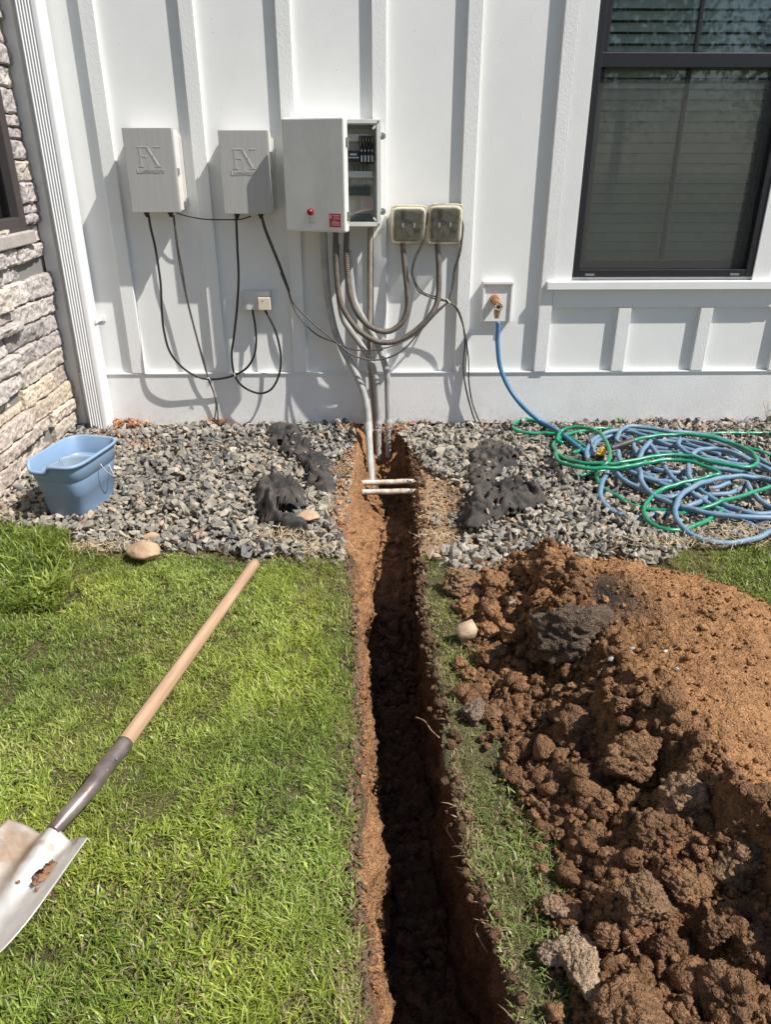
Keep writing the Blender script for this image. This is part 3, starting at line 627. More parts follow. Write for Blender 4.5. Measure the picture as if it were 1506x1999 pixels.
from_bm('room_wall', B((.9, 1.97, .9, .95, .4, 3.0), (.85, .9, .06, .95, .4, 3), (1.97, 2.02, .06, .95, .4, 3), (.85, 2.02, .06, .95, .35, .4), (.85, 2.02, .06, .95, 3, 3.05)), M['room'], house)

# ------------------------------------------------------------------ stone wall on the left
stonew = root('stone_wall', (-1.6, -1.2, 0), 'stacked ledgestone wall at right angles to the white siding', 'wall')
SX = -1.555
wy0, wz0 = -.183, 1.012                          # corner of the window opening
Vs, Fs, Cs, o_ = [], [], [], 0
r = np.random.default_rng(5)
def stone(y0, y1, z0, z1, proud, tone):
    global o_
    ny = max(4, int((y1 - y0) / .007)); nz = max(4, int((z1 - z0) / .007))
    yy = np.linspace(y0, y1, ny); zz = np.linspace(z0, z1, nz); YY_, ZZ_ = np.meshgrid(yy, zz)
    p = np.column_stack([YY_.ravel() * 0, YY_.ravel(), ZZ_.ravel()]); sd_ = r.uniform(0, 50)
    ey = np.minimum(p[:, 1] - y0, y1 - p[:, 1]); ez = np.minimum(p[:, 2] - z0, z1 - p[:, 2]); e = np.minimum(ey, ez)
    x = proud + .0045 * ridge(p + sd_, 9, 2, 3) + .005 * fbm(p + sd_, 45, 3, 7) - .008 * (1 - sstep(0, .006, e + .003 * fbm(p + sd_, 30, 2, 9)))
    x += r.uniform(-.07, .07) * (p[:, 1] - y0) + r.uniform(-.14, .14) * (p[:, 2] - z0)
    ej = fbm(p + sd_, 18, 3, 12) * .0045
    V = np.column_stack([SX + x, p[:, 1] + ej * (ey < .006), p[:, 2] + ej * (ez < .006)])
    i = np.arange(nz - 1)[:, None] * ny; j = np.arange(ny - 1)[None]; F = np.stack([i + j, i + j + 1, i + ny + j + 1, i + ny + j], -1).reshape(-1, 4)
    # skirt back into the mortar
    ring = np.concatenate([np.arange(ny), np.arange(1, nz) * ny + ny - 1, (nz - 1) * ny + np.arange(ny - 2, -1, -1), np.arange(nz - 2, 0, -1) * ny])
    Bk = V[ring].copy(); Bk[:, 0] = SX - .05; nb = len(ring); b0 = len(V); k = np.arange(nb); k2 = (k + 1) % nb
    F2 = np.stack([ring[k2], ring[k], b0 + k, b0 + k2], -1)
    V = np.vstack([V, Bk]); Vs.append(V); Fs.append(np.vstack([F, F2]) + o_); o_ += len(V)
    c = np.array(tone) * (1 + .12 * fbm(V + sd_, 9, 3, 15))[:, None]; Cs.append(c)
tones = [(.425, .385, .362), (.37, .335, .318), (.455, .41, .375), (.465, .415, .36), (.39, .352, .34), (.445, .402, .37), (.35, .315, .30)]
z = -.06
row = 0
while z < 2.5:
    h = r.choice([.068, .082, .088, .10]); y = -.012 - r.uniform(0, .012)
    first = True
    while y > -4.2:
        w = r.uniform(.16, .55)
        if z + h * .5 > wz0 + .0 and y > wy0 - 1.6:
            w = min(w, y - wy0) if y > wy0 + .01 else 0
            if w == 0:
                y = wy0 - 1.6; continue
            w = y - wy0 if y - wy0 - w < .07 else w
        tn = list(tones[r.integers(len(tones))])
        if z < .30: tn = [tn[0] * 1.12, tn[1] * 1.05, tn[2] * .95]
        tf = r.uniform(.85, 1.12); tn = [v * tf for v in tn]
        if h > .085 and r.random() < .22:
            stone(y - w + .002, y - .002, z + .002, z + h * .48 - .001, r.uniform(0, .02), tn); stone(y - w + .002, y - .002, z + h * .48 + .001, z + h - .002, r.uniform(0, .02), tn)
        else: stone(y - w + .002, y - .002, z + .002, z + h - .002, r.uniform(0, .022), tn)
        y -= w
    z += h
mesh_np('stone_veneer', np.vstack(Vs), [np.vstack(Fs)], M['stone'], stonew, False, np.vstack(Cs))
from_bm('mortar_backing', B((-1.9, SX - .012, wy0, .03, -.4, 3.4), (-1.9, SX - .012, -4.3, wy0 - 1.6, -.4, 3.4), (-1.9, SX - .012, wy0 - 1.6, wy0, -.4, wz0 - .03)), M['mortar'], stonew)
from_bm('sill_stone', B((SX - .03, SX + .035, wy0 - 1.64, wy0 + .02, wz0 - .075, wz0 - .02), bev=.006), mat('sill_stone', (.40, .36, .33), .85, bump=.8, bscale=60, var=.2), stonew)
WZ = wz0 - .02
wst = from_bm('window', B((SX - .05, SX + .012, wy0 - .06, wy0, WZ, 2.9), (SX - .05, SX + .012, wy0 - 1.6, wy0 - .06, WZ, WZ + .058), (SX - .05, SX + .012, wy0 - 1.6, wy0 - 1.54, WZ + .058, 2.9), bev=.004), mat('bronze_frame', (.055, .045, .045), .45), stonew)
from_bm('pane', B((SX - .03, SX - .027, wy0 - 1.54, wy0 - .06, WZ + .058, 2.9)), M['glass'], wst)
from_bm('backing', B((SX - .2, SX - .19, wy0 - 1.6, wy0, WZ, 2.9)), M['room'], wst)

# ------------------------------------------------------------------ downspout
ds = root('downspout', (-1.405, -.05, 0), 'white ribbed rainwater downspout in the corner beside the stone wall', 'downspout')
x0, x1, yf, yb = -1.456, -1.356, -.098, -.018
prof = [(x0 + .006, yb), (x0, yb - .006), (x0, yf + .006), (x0 + .004, yf)]
nrib = 5; rw = .062
for k in range(nrib):
    a = x0 + .006 + k * rw / nrib; prof += [(a, yf), (a + .004, yf + .0055), (a + .008, yf + .0055), (a + .0115, yf)]
for t in np.linspace(0, 1, 7): prof.append((x1 - .020 + .020 * math.sin(t * math.pi / 2), yf + .020 - .020 * math.cos(t * math.pi / 2)))
prof += [(x1, yb - .006), (x1 - .006, yb)]
n_ = len(prof); zs = [.018, .9, 1.8, 3.4]
V = np.array([(x, y, z) for z in zs for x, y in prof]); k = np.arange(n_); k2 = (k + 1) % n_
F = np.vstack([np.stack([q * n_ + k, q * n_ + k2, (q + 1) * n_ + k2, (q + 1) * n_ + k], -1) for q in range(3)])
mesh_np('pipe', V, [F], M['alu_white'], ds)
from_bm('strap', B((x1 - .002, x1 + .012, yf + .02, -.002, .555, .573), (x1 + .0, x1 + .034, -.006, -.001, .552, .576), bev=.001), M['alu_white'], ds)
tag(from_bm('corner_trim', B((-1.56, -1.50, -.028, 0, .02, 3.5)), M['skirt']), 'white corner board between the stone wall and the downspout', 'trim board')

_t = M['skirt'].node_tree; _n = _t.nodes; _l = _t.links; _p = _n['Principled BSDF']; _src = _p.inputs['Base Color'].links[0].from_socket
_g = _n.new('ShaderNodeNewGeometry'); _sx = _n.new('ShaderNodeSeparateXYZ'); _l.new(_g.outputs['Position'], _sx.inputs[0])
_mr = _n.new('ShaderNodeMapRange'); _mr.inputs[1].default_value = .16; _mr.inputs[2].default_value = .0; _mr.inputs[3].default_value = 0; _mr.inputs[4].default_value = .55; _l.new(_sx.outputs[2], _mr.inputs[0])
_nz = _n.new('ShaderNodeTexNoise'); _nz.inputs['Scale'].default_value = 42; _nz.inputs['Detail'].default_value = 8; _nz.inputs['Roughness'].default_value = .75; _l.new(_g.outputs['Position'], _nz.inputs['Vector'])
_m2 = _n.new('ShaderNodeMapRange'); _m2.inputs[1].default_value = .50; _m2.inputs[2].default_value = .72; _l.new(_nz.outputs[0], _m2.inputs[0])
_mu = _n.new('ShaderNodeMath'); _mu.operation = 'MULTIPLY'; _l.new(_mr.outputs[0], _mu.inputs[0]); _l.new(_m2.outputs[0], _mu.inputs[1])
_mx = _n.new('ShaderNodeMix'); _mx.data_type = 'RGBA'; _l.new(_mu.outputs[0], _mx.inputs[0]); _l.new(_src, _mx.inputs[6]); _mx.inputs[7].default_value = (.42, .33, .23, 1)
_v = _n.new('ShaderNodeTexVoronoi'); _v.inputs['Scale'].default_value = 34; _l.new(_g.outputs['Position'], _v.inputs['Vector']); _m3 = _n.new('ShaderNodeMapRange'); _m3.inputs[1].default_value = .10; _m3.inputs[2].default_value = .07; _l.new(_v.outputs['Distance'], _m3.inputs[0])
_m4 = _n.new('ShaderNodeMath'); _m4.operation = 'MULTIPLY'; _l.new(_m3.outputs[0], _m4.inputs[0]); _l.new(_m2.outputs[0], _m4.inputs[1])
_mz = _n.new('ShaderNodeMix'); _mz.data_type = 'RGBA'; _l.new(_m4.outputs[0], _mz.inputs[0]); _l.new(_mx.outputs[2], _mz.inputs[6]); _mz.inputs[7].default_value = (.20, .16, .12, 1); _l.new(_mz.outputs[2], _p.inputs['Base Color'])

def specks(m, amt, sc=26, col=(.45, .42, .36, 1)):
    n = m.node_tree.nodes; l = m.node_tree.links; p = n['Principled BSDF']; src = p.inputs['Base Color'].links[0].from_socket
    g = n.new('ShaderNodeNewGeometry'); v = n.new('ShaderNodeTexVoronoi'); v.inputs['Scale'].default_value = sc; l.new(g.outputs['Position'], v.inputs['Vector'])
    a = n.new('ShaderNodeMapRange'); a.inputs[1].default_value = .085; a.inputs[2].default_value = .05; l.new(v.outputs['Distance'], a.inputs[0])
    z = n.new('ShaderNodeTexNoise'); z.inputs['Scale'].default_value = 7; z.inputs['Detail'].default_value = 8; l.new(g.outputs['Position'], z.inputs['Vector']); b = n.new('ShaderNodeMapRange'); b.inputs[1].default_value = .48; b.inputs[2].default_value = .66; b.inputs[4].default_value = amt; l.new(z.outputs[0], b.inputs[0])
    c = n.new('ShaderNodeMath'); c.operation = 'MULTIPLY'; l.new(a.outputs[0], c.inputs[0]); l.new(b.outputs[0], c.inputs[1])
    x = n.new('ShaderNodeMix'); x.data_type = 'RGBA'; l.new(c.outputs[0], x.inputs[0]); l.new(src, x.inputs[6]); x.inputs[7].default_value = col; l.new(x.outputs[2], p.inputs['Base Color'])
specks(M['paint'], .8); specks(M['batten'], .7, 30); specks(M['alu_white'], .8, 30); specks(M['poly'], .6, 30); specks(M['bucket'], .6, 24, (.45, .48, .50, 1))
# ------------------------------------------------------------------ text helper
def textmesh(s, size, m, name, parent, loc, rot, extrude=.001, sx=1.0, spacing=1.0):
    c = bpy.data.curves.new('t', 'FONT'); c.body = s; c.size = size; c.extrude = extrude; c.align_x = 'CENTER'; c.space_character = spacing
    t = bpy.data.objects.new('t', c); COL.objects.link(t); bpy.context.view_layer.update()
    me = bpy.data.meshes.new_from_object(t.evaluated_get(bpy.context.evaluated_depsgraph_get())); bpy.data.objects.remove(t)
    me.transform(Matrix.Translation(Vector(loc)) @ Matrix.Rotation(rot[2], 4, 'Z') @ Matrix.Rotation(R(90), 4, 'X') @ Matrix.Scale(sx, 4, (1, 0, 0)))
    me.transform(Matrix.Translation(Vector(-rootloc(parent))))
    me.materials.clear(); me.materials.append(m); o = bpy.data.objects.new(name, me); COL.objects.link(o); o.parent = parent; return o

# ------------------------------------------------------------------ lighting transformers
def transformer(x0, x1, z0, z1, d, label):
    t = root('transformer_box', ((x0 + x1) / 2, -d / 2, z0), label, 'transformer', 'lighting transformers on the wall')
    from_bm('body', B((x0 + .006, x1 + .001, -d + .014, -.014, z0 + .006, z1 - .006), bev=.002), M['galv_side'], t)
    from_bm('back_flange', B((x0 + .012, x1 + .012, -.014, -.001, z0 + .012, z1 - .03), bev=.001), M['galv_side'], t)
    lid = from_bm('lid', B((x0, x1, -d, -d + .013, z0, z1), (x0, x1, -d + .013, -d + .045, z1 - .004, z1), (x1 - .002, x1 + .003, -d + .002, -d + .02, z0 + .002, z1 - .006), bev=.0016), M['galv'], t)
    # embossed letters: serif F and X
    cx = (x0 + x1) / 2 - .005; zt = z1 - .075; hh = .078; b = bmesh.new(); yy = (-d - .0013, -d + .0003)
    def bar(ax, az, bx, bz, w):
        L = math.hypot(bx - ax, bz - az); ang = math.atan2(bz - az, bx - ax)
        box(b, -L / 2, L / 2, yy[0], yy[1], -w / 2, w / 2, bev=.0007, seg=1, mtx=Matrix.Translation(((ax + bx) / 2, 0, (az + bz) / 2)) @ Matrix.Rotation(-ang, 4, 'Y'))
    L0 = cx - .048
    bar(L0 + .012, zt, L0 + .012, zt - hh, .010); bar(L0, zt, L0 + .052, zt, .0045); bar(L0, zt - hh, L0 + .022, zt - hh, .004); bar(L0 + .012, zt - hh * .48, L0 + .036, zt - hh * .48, .0045)
    bar(L0 + .037, zt - hh * .42, L0 + .037, zt - hh * .55, .003); bar(L0 + .050, zt, L0 + .052, zt - .012, .003)
    bar(L0 + .045, zt - .002, L0 + .088, zt - hh + .002, .010); bar(L0 + .088, zt - .002, L0 + .042, zt - hh, .0035)
    bar(L0 + .074, zt, L0 + .104, zt, .0035); bar(L0 + .074, zt - hh, L0 + .100, zt - hh, .0035)
    from_bm('emblem', b, M['galv'], lid)
    textmesh('Luminaire', .031, M['emboss'], 'lettering', lid, (cx + .002, -d - .0004, zt - hh - .026), (0, 0, 0), .0012, 1.0)
    zl = (z0 + z1) / 2
    lt = from_bm('latch', B((x1 + .001, x1 + .007, -d + .03, -d + .052, zl - .016, zl + .012), bev=.001), M['steel'], t)
    from_bm('mounting_bracket', B((x0 + .085, x0 + .17, -.06, -.012, z0 - .009, z0 + .006), bev=.002), M['galv_side'], t)
    for gx_ in (x0 + .045, x0 + .155):
        b = bmesh.new(); cyl(b, (gx_, -.06, z0 + .01), (gx_, -.06, z0 - .012), .013, n=8); cyl(b, (gx_, -.06, z0 - .012), (gx_, -.06, z0 - .024), .010, .007, 12)
        from_bm('cable_gland', b, M['blackpl'], t)
    return t
TD = .125
transformer(-1.081, -.866, 1.062, 1.404, TD, 'brushed steel lighting transformer nearest the downspout, fully sunlit')
transformer(-.664, -.448, 1.055, 1.395, TD, 'brushed steel lighting transformer beside the open grey cabinet, shaded at its lower corner')

# ------------------------------------------------------------------ control cabinet
cx0, cx1, cz0, cz1, cdp = -.362, .047, 1.006, 1.434, .15
cab = root('control_cabinet', (-.15, -.07, cz0), 'open grey control cabinet with wiring inside', 'electrical cabinet')
w = .008
from_bm('enclosure', B((cx0, cx1, -.008, -.0, cz0, cz1), (cx0, cx0 + w, -cdp, -.008, cz0, cz1), (cx1 - w, cx1, -cdp, -.008, cz0, cz1), (cx0 + w, cx1 - w, -cdp, -.008, cz0, cz0 + w), (cx0 + w, cx1 - w, -cdp, -.008, cz1 - w, cz1)), M['poly'], cab)
from_bm('rim', B((cx0, cx0 + .022, -cdp - .004, -cdp, cz0, cz1), (cx1 - .016, cx1 + .003, -cdp - .004, -cdp, cz0 - .003, cz1 + .003), (cx0 + .022, cx1 - .016, -cdp - .004, -cdp, cz0 - .003, cz0 + .014), (cx0 + .022, cx1 - .016, -cdp - .004, -cdp, cz1 - .014, cz1 + .003), bev=.0012), M['poly'], cab)
from_bm('gasket', B((cx1 - .020, cx1 - .0165, -cdp - .003, -cdp + .01, cz0 + .014, cz1 - .014), (cx0 + .02, cx1 - .016, -cdp - .003, -cdp + .01, cz1 - .0185, cz1 - .0145), (cx0 + .02, cx1 - .016, -cdp - .003, -cdp + .01, cz0 + .0145, cz0 + .0175)), M['gasket'], cab)
for zc in (cz0 + .006, cz1 - .006): b = bmesh.new(); cyl(b, (cx1 - .008, -cdp - .006, zc), (cx1 - .008, -cdp - .003, zc), .004, n=10); from_bm('corner_screw', b, M['gasket'], cab)
for sgn, zc in ((1, cz0 + .004), (-1, cz1 - .004)):
    from_bm('corner_gusset', B((-.018, .018, -cdp - .003, -cdp - .001, -.004, .004), mtx=Matrix.Translation((cx1 - .020, 0, zc + sgn * .018)) @ Matrix.Rotation(sgn * R(45), 4, 'Y')), M['poly'], cab)
bp = from_bm('back_plate', B((cx0 + .03, cx1 - .03, -.03, -.027, cz0 + .03, cz1 - .03)), M['backpl'], cab)
xa, xb = -.20, .012
for z0_, z1_ in ((1.352, 1.382), (1.205, 1.232)): from_bm('wiring_duct', B((xa, xb, -.078, -.031, z0_, z1_), bev=.001), M['duct'], cab)
b = bmesh.new(); 
from_bm('timer_relay', B((-.10, -.045, -.085, -.031, 1.268, 1.315), (-.098, -.047, -.09, -.085, 1.275, 1.292), bev=.0015), M['navy'], cab)
from_bm('relay_label', B((-.088, -.058, -.0915, -.09, 1.296, 1.304), (-.094, -.082, -.0925, -.0905, 1.284, 1.290), (-.078, -.066, -.0925, -.0905, 1.284, 1.290), (-.062, -.050, -.0925, -.0905, 1.284, 1.290)), M['whitepl'], cab)
for k in range(4):
    xq = -.036 + k * .0155
    rl = from_bm('relay', B((xq - .0068, xq + .0068, -.095, -.031, 1.262, 1.335), bev=.0015), M['blackpl'], cab)
    from_bm('marker', B((xq - .004, xq + .004, -.0965, -.0952, 1.27, 1.296), (xq - .0035, xq + .0035, -.0965, -.0952, 1.312, 1.319)), M['whitepl'], rl)
b = bmesh.new(); d2 = bmesh.new()
for k in range(24):
    xq = -.168 + k * .0072; box(b, xq - .0031, xq + .0031, -.07, -.031, 1.128, 1.168, bev=.0008, seg=1)
    for zq in (1.138, 1.150, 1.160): box(d2, xq - .0018, xq + .0018, -.0708, -.0702, zq - .0022, zq + .0022)
tb = from_bm('terminal_block', b, M['gasket'], cab); from_bm('terminal_screw', d2, M['blackpl'], tb)
def wcurve(a, b_, sag, r_=.0016): 
    a = np.array(a); b_ = np.array(b_); m_ = (a + b_) / 2 + np.array(sag); return ([a, .6 * a + .4 * m_, m_, .6 * b_ + .4 * m_, b_], r_)
rw_ = np.random.default_rng(9); sts = []
for k in range(16): xq = -.08 + k * .0058; sts.append(wcurve((xq, -.06, 1.205), (xq + rw_.normal(0, .003), -.055, 1.168), (rw_.normal(0, .004), -.012, 0), .0013))
tubes('white_wires', sts, M['whitepl'], cab, 6, .006)
sts = []
for k in range(12): xq = -.09 + k * .008; sts.append(wcurve((xq, -.06, 1.262), (xq + rw_.normal(0, .004), -.05, 1.232), (rw_.normal(0, .005), -.02, 0), .0014))
tubes('black_wires', sts, M['blackpl'], cab, 6, .006)
sts = []
for k in range(5): xq = -.034 + k * .013; sts.append(([(xq, -.085, 1.335), (xq - .003, -.10, 1.352), (xq - .004, -.10, 1.368), (xq - .010, -.085, 1.374), (xq - .014, -.08, 1.355), (xq - .012, -.075, 1.335)], .0022))
tubes('wire_loops', sts, M['blackpl'], cab, 6, .006)
sts = []
for k in range(9): xq = -.045 + k * .0065; sts.append(([(xq, -.065, 1.128), (xq + .006, -.085, 1.10), (xq + .0, -.095, 1.072), (xq - .04, -.09, 1.052 + .002 * k), (xq - .11, -.08, 1.045 + .002 * k)], .0030))
tubes('pink_wires', sts, mat('pale_pink_wire', (.72, .56, .50), .5), cab, 6, .006)
sts = []
for k in range(6): xq = -.05 + k * .012; sts.append(([(xq - .05, -.06, 1.02), (xq - .02, -.08, 1.05), (xq, -.09, 1.04), (xq + .005, -.08, 1.02)], .0028))
tubes('grey_wires', sts, M['gasket'], cab, 6, .006)
for zq in (1.372, 1.066):
    from_bm('latch', B((cx1 + .001, cx1 + .016, -cdp + .006, -cdp + .012, zq - .014, zq + .014), (cx1 + .014, cx1 + .024, -cdp + .0, -cdp + .014, zq - .009, zq + .009), (cx1 + .004, cx1 + .020, -cdp - .006, -cdp + .006, zq - .008, zq + .004), bev=.0012), M['steel'], cab)
# door: built closed at the origin, swung about its left hinge
DA = R(-21); dW, dH, dT = .292, .452, .042
DM = Matrix.Translation((cx0 - .002, -cdp - .012, cz0 - .018)) @ Matrix.Rotation(DA, 4, 'Z')
b = bmesh.new(); box(b, 0, dW, -dT, -dT + .006, 0, dH); box(b, 0, .006, -dT + .006, 0, 0, dH); box(b, dW - .006, dW, -dT + .006, 0, 0, dH); box(b, .006, dW - .006, -dT + .006, 0, 0, .006); box(b, .006, dW - .006, -dT + .006, 0, dH - .006, dH)
b.free(); b = bmesh.new(); box(b, 0, dW, -dT, 0, 0, dH, bev=.009, seg=3); bmesh.ops.transform(b, matrix=DM, verts=b.verts)
door = from_bm('door', b, M['poly'], cab)
kn = bmesh.new(); cyl(kn, (.125, -dT - .012, .082), (.125, -dT, .082), .0135, .0145, 20); cyl(kn, (.125, -dT - .018, .082), (.125, -dT - .012, .082), .009, .0125, 20); bmesh.ops.transform(kn, matrix=DM, verts=kn.verts); from_bm('knob', kn, M['redknob'], door)
from_bm('knob_plate', B((.115, .141, -dT - .0008, -dT + .0004, .036, .057), mtx=DM), M['ink'], door)
from_bm('plate_face', B((.1165, .1395, -dT - .0012, -dT + .0002, .0375, .0555), mtx=DM), M['label'], door)
from_bm('plate_writing', B((.122, .134, -dT - .0016, -dT, .048, .0495), (.120, .136, -dT - .0016, -dT, .0425, .044), mtx=DM), M['ink'], door)
from_bm('warning_sticker', B((.214, .268, -dT - .0008, -dT + .0004, .022, .078), mtx=DM), M['red'], door)
b = bmesh.new()
for zq, a, c_ in ((.070, .232, .262), (.064, .236, .258), (.057, .232, .264), (.047, .228, .250), (.041, .224, .262), (.036, .224, .260), (.031, .224, .263)): box(b, a, c_, -dT - .0012, -dT, zq - .0008, zq + .0008, mtx=DM)
box(b, .219, .223, -dT - .0012, -dT, .058, .072, mtx=DM)
from_bm('sticker_writing', b, M['label'], door)
for zq in (.36, .07):
    from_bm('door_catch', B((dW - .001, dW + .005, -.03, -.006, zq - .016, zq + .016), (dW + .004, dW + .009, -.022, -.014, zq - .022, zq + .01), bev=.001, mtx=DM), M['steel'], door)

# ------------------------------------------------------------------ weatherproof outlet covers
def bubble(x0, x1, z0, z1, label):
    t = root('outlet_cover', ((x0 + x1) / 2, -.04, z0), label, 'outlet cover', 'clear outlet covers on the wall')
    from_bm('base', B((x0 + .006, x1 - .006, -.034, -.001, z0 + .006, z1 - .006), bev=.012, seg=4), M['bubble_base'], t, True)
    from_bm('outlet', B((x0 + .016, x1 - .016, -.046, -.035, z0 + .026, z1 - .016), bev=.004), M['blackpl'], t)
    for q_ in (x0 + .05, x1 - .058): from_bm('plug_face', B((q_, q_ + .008, -.0485, -.046, (z0 + z1) / 2 - .012, (z0 + z1) / 2 + .008), bev=.001), M['greypl'], t)
    b = bmesh.new(); bmesh.ops.create_cube(b, size=2); bmesh.ops.subdivide_edges(b, edges=b.edges[:], cuts=14, use_grid_fill=True)
    for v in b.verts:
        k = (abs(v.co.x) ** 6 + abs(v.co.y) ** 3 + abs(v.co.z) ** 6) ** (1 / 6); u_ = v.co / max(k, 1e-6)
        v.co = ((x0 + x1) / 2 + u_.x * (x1 - x0) / 2, -.036 + min(0, u_.y) * .056, (z0 + z1) / 2 + u_.z * (z1 - z0) / 2)
    from_bm('cover', b, M['bubble'], t, True)
    # thick moulded edge round the cover, and the hinge across its top
    P = [(x0 + .02, 0, z0 + .001), (x1 - .02, 0, z0 + .001), (x1 - .001, 0, z0 + .02), (x1 - .001, 0, z1 - .02), (x1 - .02, 0, z1 - .001), (x0 + .02, 0, z1 - .001), (x0 + .001, 0, z1 - .02), (x0 + .001, 0, z0 + .02)]
    P = [(a, -.040, c_) for a, _, c_ in P]; P = P[-1:] + P + P[:2]
    tubes('rim', [(P, .0045)], M['bubble_rim'], t, 8, .006)
    from_bm('hinge', B((x0 + .018, x1 - .018, -.060, -.03, z1 - .004, z1 + .006), bev=.003), M['bubble_rim'], t, True)
bubble(.100, .262, .920, 1.082, 'yellowed clear outlet cover next to the open cabinet')
bubble(.272, .432, .917, 1.088, 'yellowed clear outlet cover with black wires looped over it')

# ------------------------------------------------------------------ small junction box
jb = root('junction_box', (-.56, -.03, .61), 'small grey junction box with a beige block on its right', 'junction box')
from_bm('box', B((-.633, -.492, -.045, -.001, .611, .700), bev=.002), mat('pale_grey_box', (.66, .655, .63), .5, bump=.15, bscale=60, var=.08), jb)
from_bm('beige_block', B((-.551, -.491, -.066, -.0455, .613, .673), bev=.003), mat('beige_plastic', (.66, .57, .44), .5), jb)
from_bm('bottom_nut', B((-.575, -.555, -.03, -.01, .601, .612), bev=.001), M['steel'], jb)
b = bmesh.new(); cyl(b, (-.528, -.0668, .657), (-.528, -.066, .657), .003, n=10); from_bm('screw', b, M['ink'], jb)

# ------------------------------------------------------------------ faucet on its mounting block
mb = root('faucet_block', (.626, -.01, .545), 'square white mounting block behind the garden tap', 'mounting block')
from_bm('block', B((.552, .700, -.022, 0, .546, .738), bev=.002), M['paint'], mb)
from_bm('raised_edge', B((.552, .562, -.030, -.022, .546, .728), (.690, .700, -.030, -.022, .546, .728), (.552, .700, -.036, -.022, .728, .740), bev=.001), M['paint'], mb)
fc = root('garden_tap', (.615, -.05, .63), 'brass garden tap with a blue hose screwed on', 'tap')
b = bmesh.new(); cyl(b, (.612, -.022, .655), (.612, -.052, .652), .024, .020, 20); cyl(b, (.612, -.05, .652), (.618, -.10, .640), .017, .019, 18); from_bm('valve_body', b, M['copper'], fc)
b = bmesh.new()
for k in range(8): a = k * math.pi / 4; box(b, -.006, .006, -.007, .007, .014, .021, bev=.002, mtx=Matrix.Translation((.620, -.108, .634)) @ Matrix.Rotation(R(-12), 4, 'X') @ Matrix.Rotation(a, 4, 'Y'))
bmesh.ops.create_cone(b, cap_ends=True, segments=20, radius1=.018, radius2=.018, depth=.010, matrix=Matrix.Translation((.620, -.108, .634)) @ Matrix.Rotation(R(78), 4, 'X')); from_bm('hand_wheel', b, M['brass'], fc)
b = bmesh.new(); bmesh.ops.create_cone(b, cap_ends=True, segments=14, radius1=.008, radius2=.008, depth=.013, matrix=Matrix.Translation((.620, -.1105, .634)) @ Matrix.Rotation(R(78), 4, 'X')); from_bm('wheel_hub', b, M['blackpl'], fc)
b = bmesh.new(); cyl(b, (.618, -.082, .640), (.618, -.088, .612), .013, .014, 16); cyl(b, (.618, -.088, .612), (.618, -.088, .592), .0165, .0165, 8); cyl(b, (.618, -.088, .592), (.618, -.088, .575), .012, .0125, 16); from_bm('hose_coupling', b, M['brass'], fc)

# ------------------------------------------------------------------ cables, wires, conduits
def c3(x, y): return 200 + x / 3.274, 480 + y / 3.274
def c4(x, y): return 560 + x / 3.274, 440 + y / 3.274
def wp(pts, ds): 
    if not hasattr(ds, '__len__'): ds = [ds] * len(pts)
    return [wallp(a, b_, d_) for (a, b_), d_ in zip(pts, ds)]
def one(name, strands, m, label, cat, group=None, n=10, step=.008): return tag(tubes(name, strands, m, None, n, step), label, cat, group)
cr = .0055
pts = [(290, 420), (294, 445), c3(335, 0), c3(355, 120), c3(372, 250), c3(378, 400), c3(392, 540), c3(432, 680), c3(520, 785), c3(620, 840), c3(690, 852), c3(760, 848), c3(845, 826), c3(922, 780), c3(970, 700), c3(983, 600), c3(975, 500), c3(962, 425), c3(961, 400)]
one('power_cable', [(wp(pts, [.06, .062, .065, .07, .075, .08, .085, .085, .075, .06, .055, .055, .055, .05, .045, .04, .035, .03, .03]), cr)], M['cable'], 'thick black cable sagging from the sunlit transformer to the small junction box', 'cable')
pts = [(461, 423), c3(862, 0), c3(870, 200), c3(860, 400), c3(840, 580), c3(826, 700), c3(845, 826), c3(900, 900), c3(1000, 942), c3(1080, 915), c3(1130, 820), c3(1140, 700), c3(1112, 560), c3(1072, 470), c3(1040, 412), c3(1036, 395)]
one('power_cable', [(wp(pts, [.06, .065, .07, .07, .065, .06, .055, .065, .075, .075, .07, .065, .055, .045, .035, .03]), cr)], M['cable'], 'thick black cable looping from the shaded transformer below the junction box', 'cable')
pts = [(338, 420), c3(475, 0), c3(500, 160), c3(545, 370), c3(600, 580), c3(640, 730), c3(678, 850), c3(708, 930), c3(732, 1020), c3(738, 1120), c3(730, 1160)]
p2 = [(339, 420), c3(482, 0), c3(512, 160), c3(540, 330), c3(608, 600), c3(650, 740), c3(676, 850), c3(712, 940), c3(726, 1030), c3(716, 1110), c3(712, 1160)]
dd_ = [.06, .06, .055, .05, .05, .05, .045, .04, .035, .03, .03]
one('low_voltage_wires', [(wp(pts, dd_), .0036), (wp(p2, dd_), .0036)], M['wire'], 'pair of thin black wires from the sunlit transformer down into the gravel', 'wires')
one('tie', [(wp([c3(664, 850), c3(676, 843), c3(690, 858)], .066), .002)], M['whitepl'], 'pale tie round the crossing of the left cables', 'cable tie')
one('tie', [(wp([c3(838, 812), c3(846, 826), c3(845, 840)], .064), .002)], M['whitepl'], 'pale tie where the two junction box cables cross', 'cable tie')
pts = [(345, 416), (358, 420), (375, 424), (400, 428), (440, 429), (470, 428), (490, 422)]
one('link_wire', [(wp(pts, [.05, .055, .06, .06, .06, .055, .05]), .0028)], M['cable'], 'thin black wire strung between the two transformers', 'wire')
node = c4(1035, 487)
a1 = [(510, 423), (516, 446), c3(1078, 0), c3(1130, 130), c3(1190, 290), c4(-40, 300), c4(0, 390), c4(40, 490), c4(130, 590), c4(230, 680), c4(330, 760), c4(420, 828), c4(540, 860), c4(660, 842), c4(760, 782), c4(850, 680), c4(940, 580), node]
